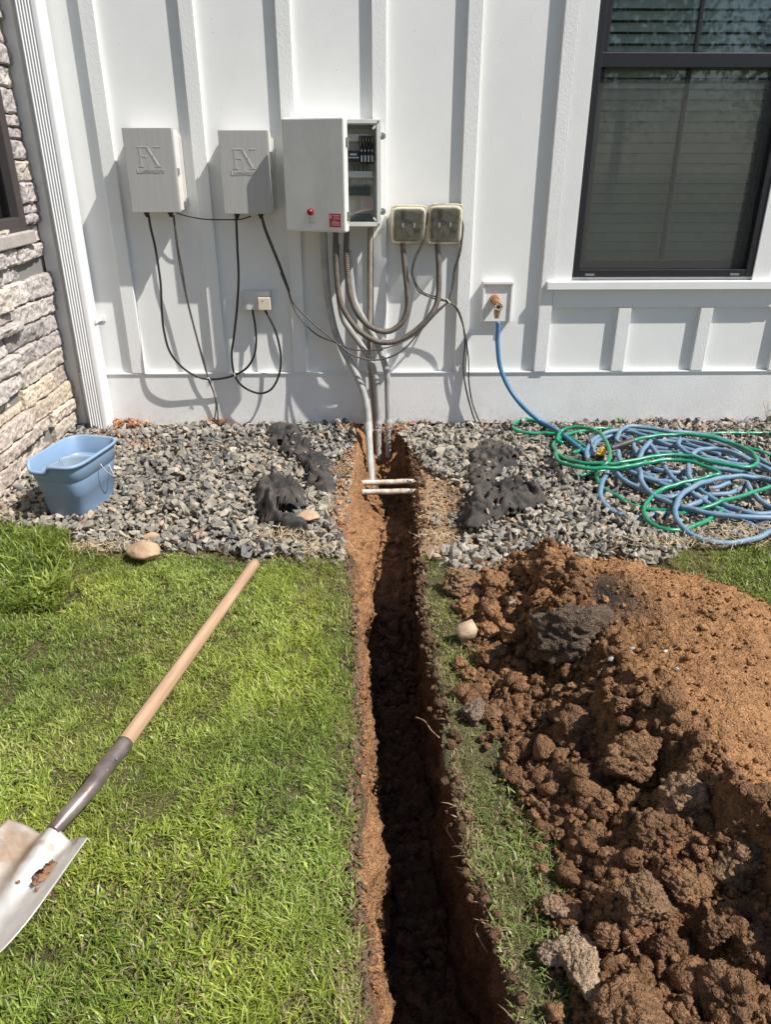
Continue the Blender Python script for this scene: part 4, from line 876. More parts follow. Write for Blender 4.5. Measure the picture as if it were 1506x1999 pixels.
d1 = [.06, .06, .06, .055, .05, .05, .05, .055, .07, .10, .14, .16, .165, .16, .15, .13, .10, .075]
a2 = [(512, 423), (519, 446), c3(1088, 0), c3(1140, 130), c3(1196, 290), c4(-36, 300), c4(2, 400), c4(60, 560), c4(180, 690), c4(300, 745), c4(430, 793), c4(560, 796), c4(700, 762), c4(820, 700), c4(900, 610), c4(960, 545), node]
d2_ = [.06, .06, .06, .055, .05, .05, .05, .06, .08, .12, .15, .165, .165, .15, .13, .10, .075]
one('low_voltage_wires', [(wp(a1, d1), .0040), (wp(a2, d2_), .0034)], M['wire'], 'pair of thin black wires drooping from the shaded transformer across the grey conduits', 'wires')
b1 = [node, c4(960, 458), c4(870, 425), c4(818, 350), c4(806, 290), c4(830, 200), c4(880, 100), c4(895, 20), (834, 440), (838, 418), (850, 402), (866, 398), (882, 403), (895, 412)]
b2 = [node, c4(950, 470), c4(850, 425), c4(812, 345), c4(800, 290), c4(822, 200), c4(872, 100), c4(890, 20), (832, 442), (836, 420), (848, 404), (864, 400), (880, 404), (893, 412)]
db = [.075, .08, .09, .095, .095, .09, .085, .08, .075, .06, .05, .045, .045, .04]
e1 = [node, c4(1062, 400), c4(1080, 280), c4(1110, 180), c4(1126, 60), (905, 440), (901, 425)]; e2 = [node, c4(1056, 400), c4(1072, 280), c4(1104, 180), c4(1120, 60), (903, 442), (898, 426)]
de = [.075, .06, .05, .05, .05, .045, .04]
one('low_voltage_wires', [(wp(b1, db), .0036), (wp(b2, db), .0036), (wp(e1, de), .0034), (wp(e2, de), .0034)], M['wire'], 'thin black wires looped over the right outlet cover', 'wires')
f1 = [node, c4(1090, 530), c4(1125, 620), c4(1140, 750), c4(1131, 900), c4(1146, 1040), c4(1188, 1200), c4(1222, 1285)]; f2 = [node, c4(1086, 534), c4(1128, 640), c4(1148, 740), c4(1163, 850), c4(1166, 1000), c4(1192, 1150), c4(1248, 1285)]
df = [.075, .07, .06, .055, .05, .045, .04, .04]
one('low_voltage_wires', [(wp(f1, df), .0042), (wp(f2, df), .0036)], M['wire'], 'pair of thin black wires falling to the gravel between the tied knot and the tap', 'wires')
one('tie', [(wp([c4(1022, 470), c4(1036, 487), c4(1046, 498)], .082), .0035)], mat('beige_tie', (.6, .58, .42), .6), 'beige tie bundling the wires below the outlet covers', 'cable tie')
def corr(r0): return lambda s: r0 + .0011 * math.sin(s * 2 * math.pi / .0085)
F1 = [c4(383, 30), c4(383, 60), c4(381, 150), c4(383, 250), c4(400, 420), c4(440, 540), c4(500, 620), c4(580, 670), c4(660, 675), c4(730, 628), c4(766, 560), c4(774, 460), c4(757, 280), c4(744, 140), c4(742, 110)]
F2 = [c4(313, 30), c4(313, 60), c4(312, 180), c4(318, 300), c4(336, 460), c4(382, 570), c4(460, 670), c4(560, 735), c4(660, 748), c4(760, 715), c4(860, 640), c4(930, 560), c4(967, 470), c4(974, 300), c4(966, 140), c4(965, 110)]
one('flexible_conduit', [(wp(F1, [.10, .10, .105, .11, .12, .13, .13, .125, .12, .11, .10, .09, .07, .055, .05]), corr(.0135))], M['flex'], 'brown corrugated conduit looping up into the left outlet cover', 'conduit', n=14, step=.0022)
one('flexible_conduit', [(wp(F2, [.10, .10, .105, .11, .12, .13, .135, .14, .135, .13, .12, .11, .09, .07, .055, .05]), corr(.0135))], M['flex'], 'lower brown corrugated conduit looping up into the right outlet cover', 'conduit', n=14, step=.0022)
def coup(r0, P, k, L=.055, dr=.0045):
    C_ = catmull(P[:k + 1]); s0 = float(np.sum(np.linalg.norm(np.diff(C_, axis=0), axis=1))); return lambda s: r0 + (dr if s0 - L * .5 < s < s0 + L * .5 else 0)
K1 = [c4(236, 30), c4(238, 120), c4(244, 250), c4(263, 450), c4(302, 650), c4(352, 780), c4(430, 920), c4(492, 1070), c4(518, 1200), c4(524, 1300)]
g1 = [.08, .08, .08, .08, .085, .09, .10, .12, .15, .19]
P1 = wp(K1, g1); e_ = gnd(726, 938, -.12); P1 = P1 + [.5 * (P1[-1] + e_), e_, e_ - [0, 0, .05]]
ln = float(np.sum([np.linalg.norm(P1[i + 1] - P1[i]) for i in range(len(P1) - 1)]))
one('conduit', [(P1, coup(.0172, P1, 9))], M['conduit'], 'leftmost grey conduit curving down from the cabinet into the trench', 'conduit', n=18)
K2 = [c4(318, 120), c4(322, 300), c4(352, 560), c4(402, 665), c4(480, 770), c4(540, 875), c4(572, 1000), c4(584, 1150), c4(586, 1290), c4(586, 1330)]
P2_ = wp(K2, [.06, .06, .065, .07, .07, .075, .08, .085, .09, .10]); e_ = P2_[-1] + [0, -.02, -.15]; P2_ += [e_]
one('conduit', [(P2_, coup(.0158, P2_, 8))], M['conduit'], 'middle grey conduit partly hidden by the brown loops', 'conduit', n=18)
K3 = [c4(392, 160), c4(410, 340), c4(432, 480), c4(490, 600), c4(560, 720), c4(608, 830), c4(640, 950), c4(646, 1100), c4(650, 1280), c4(650, 1330)]
P3 = wp(K3, [.06, .06, .065, .07, .075, .08, .085, .085, .09, .10]); e_ = P3[-1] + [0, -.01, -.13]; P3 += [e_]
one('conduit', [(P3, coup(.0158, P3, 8))], M['conduit'], 'rightmost pale grey conduit entering the ground by the wall', 'conduit', n=18)
K4 = [(723, 445), (722, 560), (722, 700), (728, 780), (735, 850)]
one('conduit', [(wp(K4, .04), .0125)], M['conduit_dirty'], 'straight dirty conduit running down the wall behind the others', 'conduit', n=16)

# old white pipes across the trench
def pipe(a, b_, z, r_, label):
    p, q_ = gnd(*a, z), gnd(*b_, z); v = q_ - p
    return one('old_pipe', [([p - v * .35 - [0, 0, .01], p, p + v * .33, p + v * .66, q_, q_ + v * .35 - [0, 0, .01]], r_)], M['pvc'], label, 'pipe', n=16)
pipe((704, 943), (800, 940), -.045, .0125, 'dirty white pipe crossing the trench nearer the house')
pipe((688, 961), (800, 959), -.055, .0125, 'dirty white pipe crossing the trench nearer the lawn')

# ------------------------------------------------------------------ landscape fabric
def fabric(name, poly_px, label, seed, amp=.045, base=.040, cat='fabric', folds=7):
    poly = gpoly(poly_px); lo, hi = poly.min(0) - .03, poly.max(0) + .03; st_ = .005
    X_, Y_ = np.meshgrid(np.arange(lo[0], hi[0], st_), np.arange(lo[1], hi[1], st_)); x = X_.ravel(); y = Y_.ravel(); p = np.column_stack([x, y, x * 0 + seed])
    ww = p.copy(); ww[:, 0] += fbm(p, 12, 2, seed) * .02; ww[:, 1] += fbm(p, 12, 2, seed + 5) * .02
    d = polydist(ww[:, 0], ww[:, 1], poly); ins = inpoly(ww[:, 0], ww[:, 1], poly); d = np.where(ins, d, -d)
    wp_ = p + np.column_stack([fbm(p, 6, 2, seed + 1), fbm(p, 6, 2, seed + 2), x * 0]) * .06
    def pleat(ang, fr, k): ph = (wp_[:, 0] * math.cos(ang) + wp_[:, 1] * math.sin(ang)) * fr + 2.1 * fbm(p, 7, 3, seed + k, .45); return np.abs((ph % 1) * 2 - 1)
    an0 = seed * .7; f = .70 * pleat(an0, 4.5, 3) * (1 + .8 * fbm(p, 8, 2, seed + 4)) + .34 * pleat(an0 + 1.2, 8, 13) + .14 * pleat(an0 + 2.3, 22, 23)
    z = base - .004 + amp * .75 * f * sstep(-.0, .05, d) + .002 * fbm(p, 55, 2, seed + 9) - .022 * (1 - sstep(0, .022, d))
    h = fbm(p, 22, 2, seed + 20); keep = (d > .003 + .016 * fbm(p, 22, 3, seed + 30)) & (h > -1.0)
    V = np.column_stack([x + fbm(p, 20, 2, seed + 7) * .012, y + .5 * z * 0, z]); nr, nc = X_.shape; kk = keep.reshape(nr, nc)
    idx = np.arange(nr * nc).reshape(nr, nc); kf = kk[:-1, :-1] & kk[1:, :-1] & kk[:-1, 1:] & kk[1:, 1:]
    q = np.stack([idx[:-1, :-1], idx[:-1, 1:], idx[1:, 1:], idx[1:, :-1]], -1)[kf]; us = np.unique(q); rm = np.full(nr * nc, -1); rm[us] = np.arange(len(us))
    o = mesh_np(name, V[us], [rm[q]], M['fabric'], None, True)
    s = o.modifiers.new('thick', 'SOLIDIFY'); s.thickness = .002
    return tag(o, label, cat)
fabric('weed_fabric', [(522, 848), (575, 838), (612, 880), (640, 905), (652, 960), (640, 975), (600, 955), (590, 920), (560, 900), (530, 880)], 'torn strip of black weed fabric peeled back toward the wall, left of the trench', 3, .05)
fabric('weed_fabric', [(500, 955), (540, 940), (590, 955), (600, 985), (585, 1012), (560, 1022), (600, 1035), (605, 1055), (570, 1050), (520, 1030), (498, 1000)], 'crumpled heap of black weed fabric on gravel, left of the trench', 11, .07, .045)
fabric('weed_fabric', [(902, 905), (945, 870), (1000, 880), (1012, 905), (985, 935), (960, 960), (930, 970), (905, 950), (915, 925)], 'crumpled dark weed fabric nearer the wall, right of the trench', 21, .04)
fabric('weed_fabric', [(910, 975), (950, 955), (1010, 960), (1070, 965), (1062, 1000), (1010, 1012), (960, 1025), (950, 1050), (905, 1058), (897, 1020)], 'folded black weed fabric with dust on it, right of the trench near the lawn', 33, .06, .042)
fabric('weed_fabric', [(1078, 905), (1100, 912), (1120, 935), (1112, 950), (1085, 938)], 'small black scrap of weed fabric beside the green hose', 41, .03)

# stones lying on the fabric
rf_ = np.random.default_rng(91); fp_ = np.vstack([np.column_stack([fill(gpoly(q_), 150, 92 + i_), ]) for i_, q_ in enumerate([[(522, 848), (575, 838), (612, 880), (640, 905), (640, 960), (590, 920)], [(505, 960), (590, 960), (585, 1012), (520, 1030)], [(905, 905), (1000, 880), (1000, 915), (930, 965)], [(910, 985), (1060, 975), (1010, 1010), (905, 1050)]])])
st2 = scatter('gravel', shapes, np.column_stack([fp_, np.full(len(fp_), .062)]), rf_.uniform(.008, .020, len(fp_)), gravel_cols(len(fp_), rf_, np.full(len(fp_), .7)), M['gravel'], .5, 8)
tag(st2, 'loose stones lying on the black fabric', 'gravel', kind='stuff')

# ------------------------------------------------------------------ bucket
BX, BY = -1.180, -1.01
bk = root('bucket', (BX, BY, .012), 'blue plastic two compartment bucket standing on the gravel', 'bucket')
BH = .235; NA = 96; BROT = R(-12)
def ring(u, hl, hw, p=4.6):
    a = u * 2 * np.pi; c, s = np.cos(a), np.sin(a); rr = (np.abs(c / hw) ** p + np.abs(s / hl) ** p) ** (-1 / p); return np.column_stack([rr * c, rr * s])
uu = np.arange(NA) / NA
def rot2(P): c, s = math.cos(BROT), math.sin(BROT); return P @ np.array([[c, s], [-s, c]])
HL, HW = .170, .112
def notch(u):   # lowered pouring lip at the front left, spout dip
    a = u * 2 * np.pi; dd = np.abs(((a - R(252) + np.pi) % (2 * np.pi)) - np.pi); return -.026 * (1 - sstep(R(13), R(19), dd))
layers = [(.0, .74, 0), (.006, .765, 0), (.16, .90, 0), (.163, .945, 0), (.215, .975, 1), (BH - .010, .985, 1), (BH - .014, 1.045, 1), (BH - .003, 1.05, 1), (BH, 1.02, 1), (BH, .99, 1), (BH - .004, .965, 1), (.16, .93, 0), (.01, .73, 0)]
V = []
for z, s, nt in layers:
    p = rot2(ring(uu, HL * s, HW * s)); V.append(np.column_stack([p[:, 0] + BX, p[:, 1] + BY, .012 + z + nt * notch(uu)]))
V = np.vstack(V); m_ = len(layers); i = np.arange(m_ - 1)[:, None] * NA; j = np.arange(NA)[None]; k = (j + 1) % NA
F = np.stack([i + j, i + k, i + NA + k, i + NA + j], -1).reshape(-1, 4)
V = np.vstack([V, [[BX, BY, .012], [BX, BY, .024]]]); jj = np.arange(NA); kk = (jj + 1) % NA; nb = len(V) - 2
F3 = np.vstack([np.stack([kk, jj, np.full(NA, nb)], -1), np.stack([(m_ - 1) * NA + jj, (m_ - 1) * NA + kk, np.full(NA, nb + 1)], -1)])
shell = mesh_np('shell', V, [F, F3], M['bucket'], bk, True)
shell.data.polygons.foreach_set('use_smooth', np.full(len(shell.data.polygons), True))
# inner compartment: a lower curved wall inside the near half
cu = []
for t in np.linspace(0, 1, 30):
    a = R(205) + (R(-25) - R(205)) * t; cu.append((math.cos(a) * HW * .80, math.sin(a) * HL * .30 + .035))
cu = [(-HW * .84, -.085)] + cu + [(HW * .84, -.05)]
cu = catmull([(a, b_, 0) for a, b_ in cu], .01)[:, :2]
Vd = []
for z, off_ in ((.012, -.012), (.168, .0), (.176, .003), (.178, .008), (.172, .011), (.012, .0)):
    q_ = cu.copy() * (.80 if z < .1 else 1.0); q_[:, 1] += off_; q_ = rot2(q_); Vd.append(np.column_stack([q_[:, 0] + BX, q_[:, 1] + BY, np.full(len(q_), .012 + z)]))
nn = len(cu); Vd = np.vstack(Vd); i = np.arange(5)[:, None] * nn; j = np.arange(nn - 1)[None]; Fd = np.stack([i + j, i + j + 1, i + nn + j + 1, i + nn + j], -1).reshape(-1, 4)
mesh_np('divider', Vd, [Fd], M['bucket_dirty'], bk, True)
hp = []
for t in np.linspace(0, 1, 17): a = t * math.pi; hp.append((math.cos(a) * HW * 1.07, -.01 + math.sin(a) * .17, .205 - math.sin(a) * .10))
hp = np.array(hp); q_ = rot2(hp[:, :2]); hp[:, 0] = q_[:, 0] + BX; hp[:, 1] = q_[:, 1] - 1.02; hp[:, 2] += .0
tubes('handle', [([hp[0], hp[0] + [.016, .0, -.03], hp[0] + [.034, .02, -.06], hp[0] + [.028, .05, -.075], hp[0] + [.004, .085, -.05], hp[0] + [-.006, .10, -.03]], .0022)], M['galv'], bk, 8)

# ------------------------------------------------------------------ hoses
def h3(x, y): return 980 + x / 2.863, 780 + y / 2.863
def rag(P, k):
    C_ = catmull(P, .02); C_ = C_ + np.column_stack([fbm(C_ + k, 14, 2, k), fbm(C_ + k, 14, 2, k + 9), fbm(C_ + k, 18, 2, k + 4)]) * [.0035, .0035, .004]; C_[:, 2] = np.maximum(C_[:, 2], .012); return C_
def hp_(pts, z):
    n_ = len(pts); zz = z if hasattr(z, '__len__') else [z] * n_
    zz = np.interp(np.linspace(0, 1, n_), np.linspace(0, 1, len(zz)), zz); return [gnd(*h3(a, b_), c_) for (a, b_), c_ in zip(pts, zz)]
RG, RB = .0088, .0110
G_ = [
 ([(640, 165), (560, 163), (450, 175), (370, 195), (312, 225), (290, 262), (322, 310), (400, 345), (520, 360), (640, 355), (760, 335), (860, 318), (960, 310), (1060, 318), (1160, 345), (1280, 370), (1380, 378), (1426, 362), (1430, 335), (1390, 290), (1300, 250), (1180, 215), (1040, 196), (900, 198), (800, 212), (738, 230)], [.03, .03, .035, .06, .08, .09, .09, .09, .085, .08, .08, .07]),
 ([(-100 + 165 + 310, 235), (330, 205), (270, 160), (215, 128), (150, 115), (85, 128), (64, 155), (92, 178), (180, 188), (250, 188), (330, 195), (395, 222), (455, 252), (478, 275), (470, 290)], [.02, .035, .035, .03, .025, .03, .03, .03]),
 ([(345, 245), (312, 222), (330, 178), (400, 155), (480, 160), (550, 190), (595, 250), (610, 305), (592, 350), (560, 372)], [.04, .06, .085, .10, .105, .10, .08]),
 ([(300, 300), (320, 345), (420, 376), (560, 384), (700, 374), (820, 350), (920, 335), (1040, 341), (1130, 368), (1216, 412), (1150, 430), (1020, 462), (900, 500), (832, 550), (797, 600), (803, 650), (850, 700), (930, 730), (1020, 724), (1120, 690), (1190, 650), (1230, 620)], [.05, .07, .08, .085, .085, .08, .06, .035, .03, .03, .03, .03]),
 ([(528, 420), (540, 460), (575, 495), (640, 542), (740, 592), (850, 616), (920, 625), (1000, 636), (1140, 604), (1250, 565), (1390, 525), (1506, 490), (1700, 450)], [.03, .028, .02, .02, .02, .05, .055, .055]),
 ([(388, 440), (460, 420), (540, 402), (600, 395)], [.018, .025]),
 ([(400, 300), (440, 285), (470, 280)], [.03, .03]),
 ([(640, 165), (800, 178), (960, 192), (1170, 192), (1300, 188), (1506, 188), (1800, 190)], [.03, .025, .03, .03]),
 ([(1350, 268), (1440, 290), (1506, 315), (1700, 380)], [.03, .03]),
]
tgp = root('green_hose', tuple(gnd(*h3(700, 330), 0)), 'green garden hose lying in loops over the blue hose', 'hose')
tubes('tubing', [(rag(hp_(p_, z_), i_), RG) for i_, (p_, z_) in enumerate(G_)], M['hose_green'], tgp, 12, .01)
# nozzle end: dark ribbed barrel and a yellow and black coupling
na, nb_ = gnd(*h3(738, 230), .072), gnd(*h3(612, 272), .06)
def barrel(s): return .0115 + .0035 * math.sin(min(s, .1) / .1 * 3.1) + .0012 * math.sin(s * 2 * math.pi / .012)
tubes('nozzle', [([na, na * .6 + nb_ * .4, na * .3 + nb_ * .7, nb_], barrel)], mat('nozzle_rubber', (.06, .06, .065), .45), tgp, 14, .003)
b = bmesh.new(); c_ = gnd(*h3(552, 312), .06); cyl(b, c_ + [0, 0, -.018], c_ + [0, 0, .006], .019, .019, 20); from_bm('coupling', b, M['blackpl'], tgp)
b = bmesh.new(); cyl(b, c_ + [0, 0, .006], c_ + [0, 0, .013], .0185, .0185, 20); cyl(b, c_ + [.003, .0, .013], c_ + [.008, .01, .04], .010, .007, 12); box(b, c_[0] - .006, c_[0] + .018, c_[1] - .002, c_[1] + .006, c_[2] + .026, c_[2] + .036, bev=.002); from_bm('coupling_ring', b, M['yellow'], tgp)
B_ = [
 ([(1800, 560), (1506, 455), (1400, 435), (1280, 430), (1150, 455), (1050, 500), (985, 560), (972, 640), (1010, 710), (1090, 770), (1200, 800), (1320, 800), (1430, 770), (1506, 735), (1700, 640)], [.05, .06, .075, .05, .025, .025, .03]),
 ([(600, 400), (565, 460), (553, 530), (595, 605), (685, 650), (780, 660), (870, 645), (960, 625), (1060, 590), (1130, 560), (1160, 530)], [.04, .03, .012, .012, .015, .04, .03]),
 ([(1000, 600), (1150, 635), (1300, 652), (1506, 660), (1800, 660)], [.04, .045, .04]),
 ([(775, 395), (785, 460), (830, 522), (900, 560), (945, 582), (1000, 600)], [.06, .04, .04]),
 ([(1090, 490), (1150, 535), (1230, 585), (1330, 620), (1420, 640), (1506, 640), (1700, 620)], [.04, .035, .03]),
 ([(1050, 510), (1150, 575), (1280, 640), (1400, 705), (1506, 750), (1650, 790)], [.05, .02, .012]),
 ([(480, 335), (478, 285), (515, 222), (600, 182), (700, 176), (800, 200), (900, 245), (1010, 270), (1120, 300)], [.03, .05, .05, .04]),
 ([(642, 232), (662, 180), (720, 150), (820, 155), (940, 180), (1100, 190), (1250, 230), (1400, 310), (1506, 370), (1700, 470)], [.06, .075, .06, .05, .045]),
 ([(625, 395), (680, 450), (760, 492), (850, 530), (940, 545), (1040, 520)], [.05, .03, .03]),
 ([(830, 236), (782, 290), (766, 350), (772, 400), (785, 440)], [.08, .06, .05]),
 ([(1062, 312), (1110, 284), (1200, 275), (1300, 300), (1390, 345), (1506, 400), (1700, 480)], [.07, .075, .04]),
 ([(1000, 222), (990, 262), (1040, 300), (1120, 330), (1250, 350), (1400, 370), (1506, 395)], [.075, .06, .05]),
 ([(650, 285), (655, 330), (715, 400), (820, 440), (950, 462)], [.07, .05, .04]),
 ([(1170, 380), (1300, 400), (1420, 430), (1506, 462), (1700, 540)], [.05, .04]),
 ([(1370, 465), (1412, 535), (1506, 600), (1650, 680)], [.05, .03]),
 ([(785, 405), (900, 470), (1000, 492), (1120, 495), (1200, 490), (1275, 468)], [.04, .03, .04]),
 ([(1160, 532), (1260, 525), (1348, 492)], [.025, .03]),
 ([(830, 250), (870, 300), (905, 360), (940, 425), (1000, 470), (1080, 500)], [.07, .05, .05]),
 ([(1045, 355), (1050, 430), (1085, 480)], [.07, .05]),
 ([(735, 240), (748, 290), (790, 340), (860, 390), (960, 410), (1060, 400)], [.06, .04, .04]),
 ([(500, 300), (540, 230), (620, 205), (720, 220), (820, 260), (920, 280), (1060, 330), (1200, 390), (1320, 450)], [.03, .03, .02]),
 ([(560, 200), (680, 168), (800, 180), (930, 215), (1080, 235), (1230, 290), (1330, 350)], [.03, .03, .03]),
 ([(700, 300), (820, 290), (960, 300), (1080, 310), (1200, 330), (1320, 345)], [.03, .04, .03]),
 ([(640, 330), (760, 400), (880, 430), (1000, 440), (1130, 440)], [.02, .02]),
 ([(880, 590), (950, 540), (1050, 500), (1180, 450), (1320, 440)], [.02, .02]),
 ([(1100, 210), (1250, 260), (1380, 330), (1506, 400)], [.02, .02]),
 ([(840, 230), (960, 235), (1100, 270), (1220, 310)], [.03, .03]),
]
bh = root('blue_hose', tuple(gnd(*h3(1000, 450), 0)), 'faded blue garden hose heaped in a tangle on the gravel', 'hose')
tubes('tubing', [(rag(hp_(p_, z_), i_ + 40), RB) for i_, (p_, z_) in enumerate(B_)], M['hose_blue'], bh, 12, .01)
up_ = [wallp(973, 628, .088), wallp(973, 645, .09), wallp(972, 670, .095), wallp(977, 715, .11), wallp(993, 755, .14), wallp(1020, 792, .17), gnd(1052, 820, .055), gnd(1085, 838, .045), gnd(1112, 858, .04), gnd(1135, 876, .035), gnd(1150, 888, .03)]
tubes('hose_to_tap', [(up_, RB)], M['hose_new'], bh, 12, .008)

# ------------------------------------------------------------------ shovel
sh = root('shovel', tuple(gnd(300, 1400, 0)), 'long handled shovel with a worn steel blade lying on the lawn', 'shovel')
hA, hB = gnd(497, 1101, .05), gnd(240, 1455, .062); neck = gnd(103, 1622, .050); v = hB - hA
tubes('handle', [([hA, hA + v * .005, hA + v * .015, hA + v * .3, hA + v * .6, hB + v * .02], lambda s: .0175 * min(1, .55 + s * 40) + .001 * sstep(0, .9, np.array(s)))], M['wood'], sh, 20, .01)
mid = hB * .45 + neck * .55 + np.array([.012, 0, .008])
tubes('socket', [([hB - v * .01, hB + v * .02, hB * .7 + neck * .3 + [.003, 0, .004], mid, neck * .85 + mid * .15, neck], lambda s: .0195 - .0045 * float(sstep(.08, .26, np.array(s))))], M['socket'], sh, 18, .008)
b = bmesh.new()
for t in (.22, .36): q_ = hB * (1 - t) + neck * t; cyl(b, q_ + [.012, -.004, .010], q_ + [.021, -.006, .017], .004, .003, 8)
from_bm('rivet', b, M['steel'], sh)
# blade: local u along the length from the shoulders, w across
ax = gnd(103, 1622, 0) - gnd(240, 1455, 0); ax[2] = 0; ax /= np.linalg.norm(ax); ax_rot = R(0); c_, s_2 = math.cos(ax_rot), math.sin(ax_rot); ax = np.array([ax[0] * c_ - ax[1] * s_2, ax[0] * s_2 + ax[1] * c_, 0]); pr = np.array([ax[1], -ax[0], 0])  # pr: across, towards picture right is -pr or +pr
if pr[0] < 0: pr = -pr
BL, BW = .30, .094
nu, nw = 60, 49; Vb = []
for u_ in np.linspace(0, 1, nu):
    wd = BW * (1.0 + .03 * math.sin(u_ * 3)) * (1 if u_ < .5 else math.sqrt(max(0, 1 - ((u_ - .5) / .502) ** 2.2)) ) 
    for w_ in np.linspace(-1, 1, nw):
        ww_ = w_ * max(wd, .002)
        zz = .018 + .034 * (ww_ / BW) ** 2 + .022 * math.exp(-(ww_ / .020) ** 2) * max(0, 1 - u_ * 1.25) - .012 * math.exp(-((abs(ww_) - .036) / .016) ** 2) * max(0, 1 - u_ * 1.3) + .010 * math.cos(u_ * 2.2)
        sh0 = .030 * (abs(w_) ** 1.5) * max(0, 1 - u_ * 5) * -1
        Vb.append(neck * [1, 1, 0] + ax * (BL * u_ - .004 + sh0 * -0 + (.016 * abs(w_) ** 2) * max(0, 1 - 4 * u_)) + pr * ww_ + np.array([0, 0, zz + .008]))
i = np.arange(nu - 1)[:, None] * nw; j = np.arange(nw - 1)[None]; Fb = np.stack([i + j, i + j + 1, i + nw + j + 1, i + nw + j], -1).reshape(-1, 4)
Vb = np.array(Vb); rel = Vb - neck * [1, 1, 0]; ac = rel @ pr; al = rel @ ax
shade_dirt = np.clip(sstep(.004, -.016, ac + .012 * fbm(Vb, 30, 3, 5)) * (.75 + .5 * fbm(Vb, 18, 4, 6)) + .8 * sstep(.25, .5, fbm(Vb, 26, 4, 8)) * sstep(.08, .0, al), 0, 1)[:, None]  # shade painted left of the ridge, with dirt patches by the neck
M['blade_shade_dirt'] = mat('worn_shaded_dirty_shovel_steel', (.6, .6, .6), .38, metal=.40, attr='col', var=.10, vscale=30, bump=.35, bscale=60, bdist=.002)
bl = mesh_np('blade', Vb, [Fb], M['blade_shade_dirt'], sh, True, np.array([.58, .555, .52]) * (1 - shade_dirt) + np.array([.30, .215, .15]) * shade_dirt); sm = bl.modifiers.new('thick', 'SOLIDIFY'); sm.thickness = .0025
def mudpatch(px, py, s, seed):
    V, F = clod(seed, 3, .8, (1, .8, .18), 2.2); p = gnd(px, py, .047); return V * s + p, F
mv, mf, o2 = [], [], 0
for a, b_, s, sd_ in ((97, 1700, .013, 3), (82, 1712, .011, 4), (70, 1722, .006, 5), (88, 1742, .008, 6), (76, 1738, .006, 8), (108, 1706, .005, 7), (100, 1688, .008, 17), (92, 1745, .005, 12), (35, 1722, .003, 9), (75, 1770, .003, 10)):
    V, F = mudpatch(a, b_, s, sd_); mv.append(V); mf.append(F + o2); o2 += len(V)
tag(mesh_np('mud_stain', np.vstack(mv), [np.vstack(mf)], M['mud'], sh, True), 'patches of dried brown mud')
bl.update_tag()

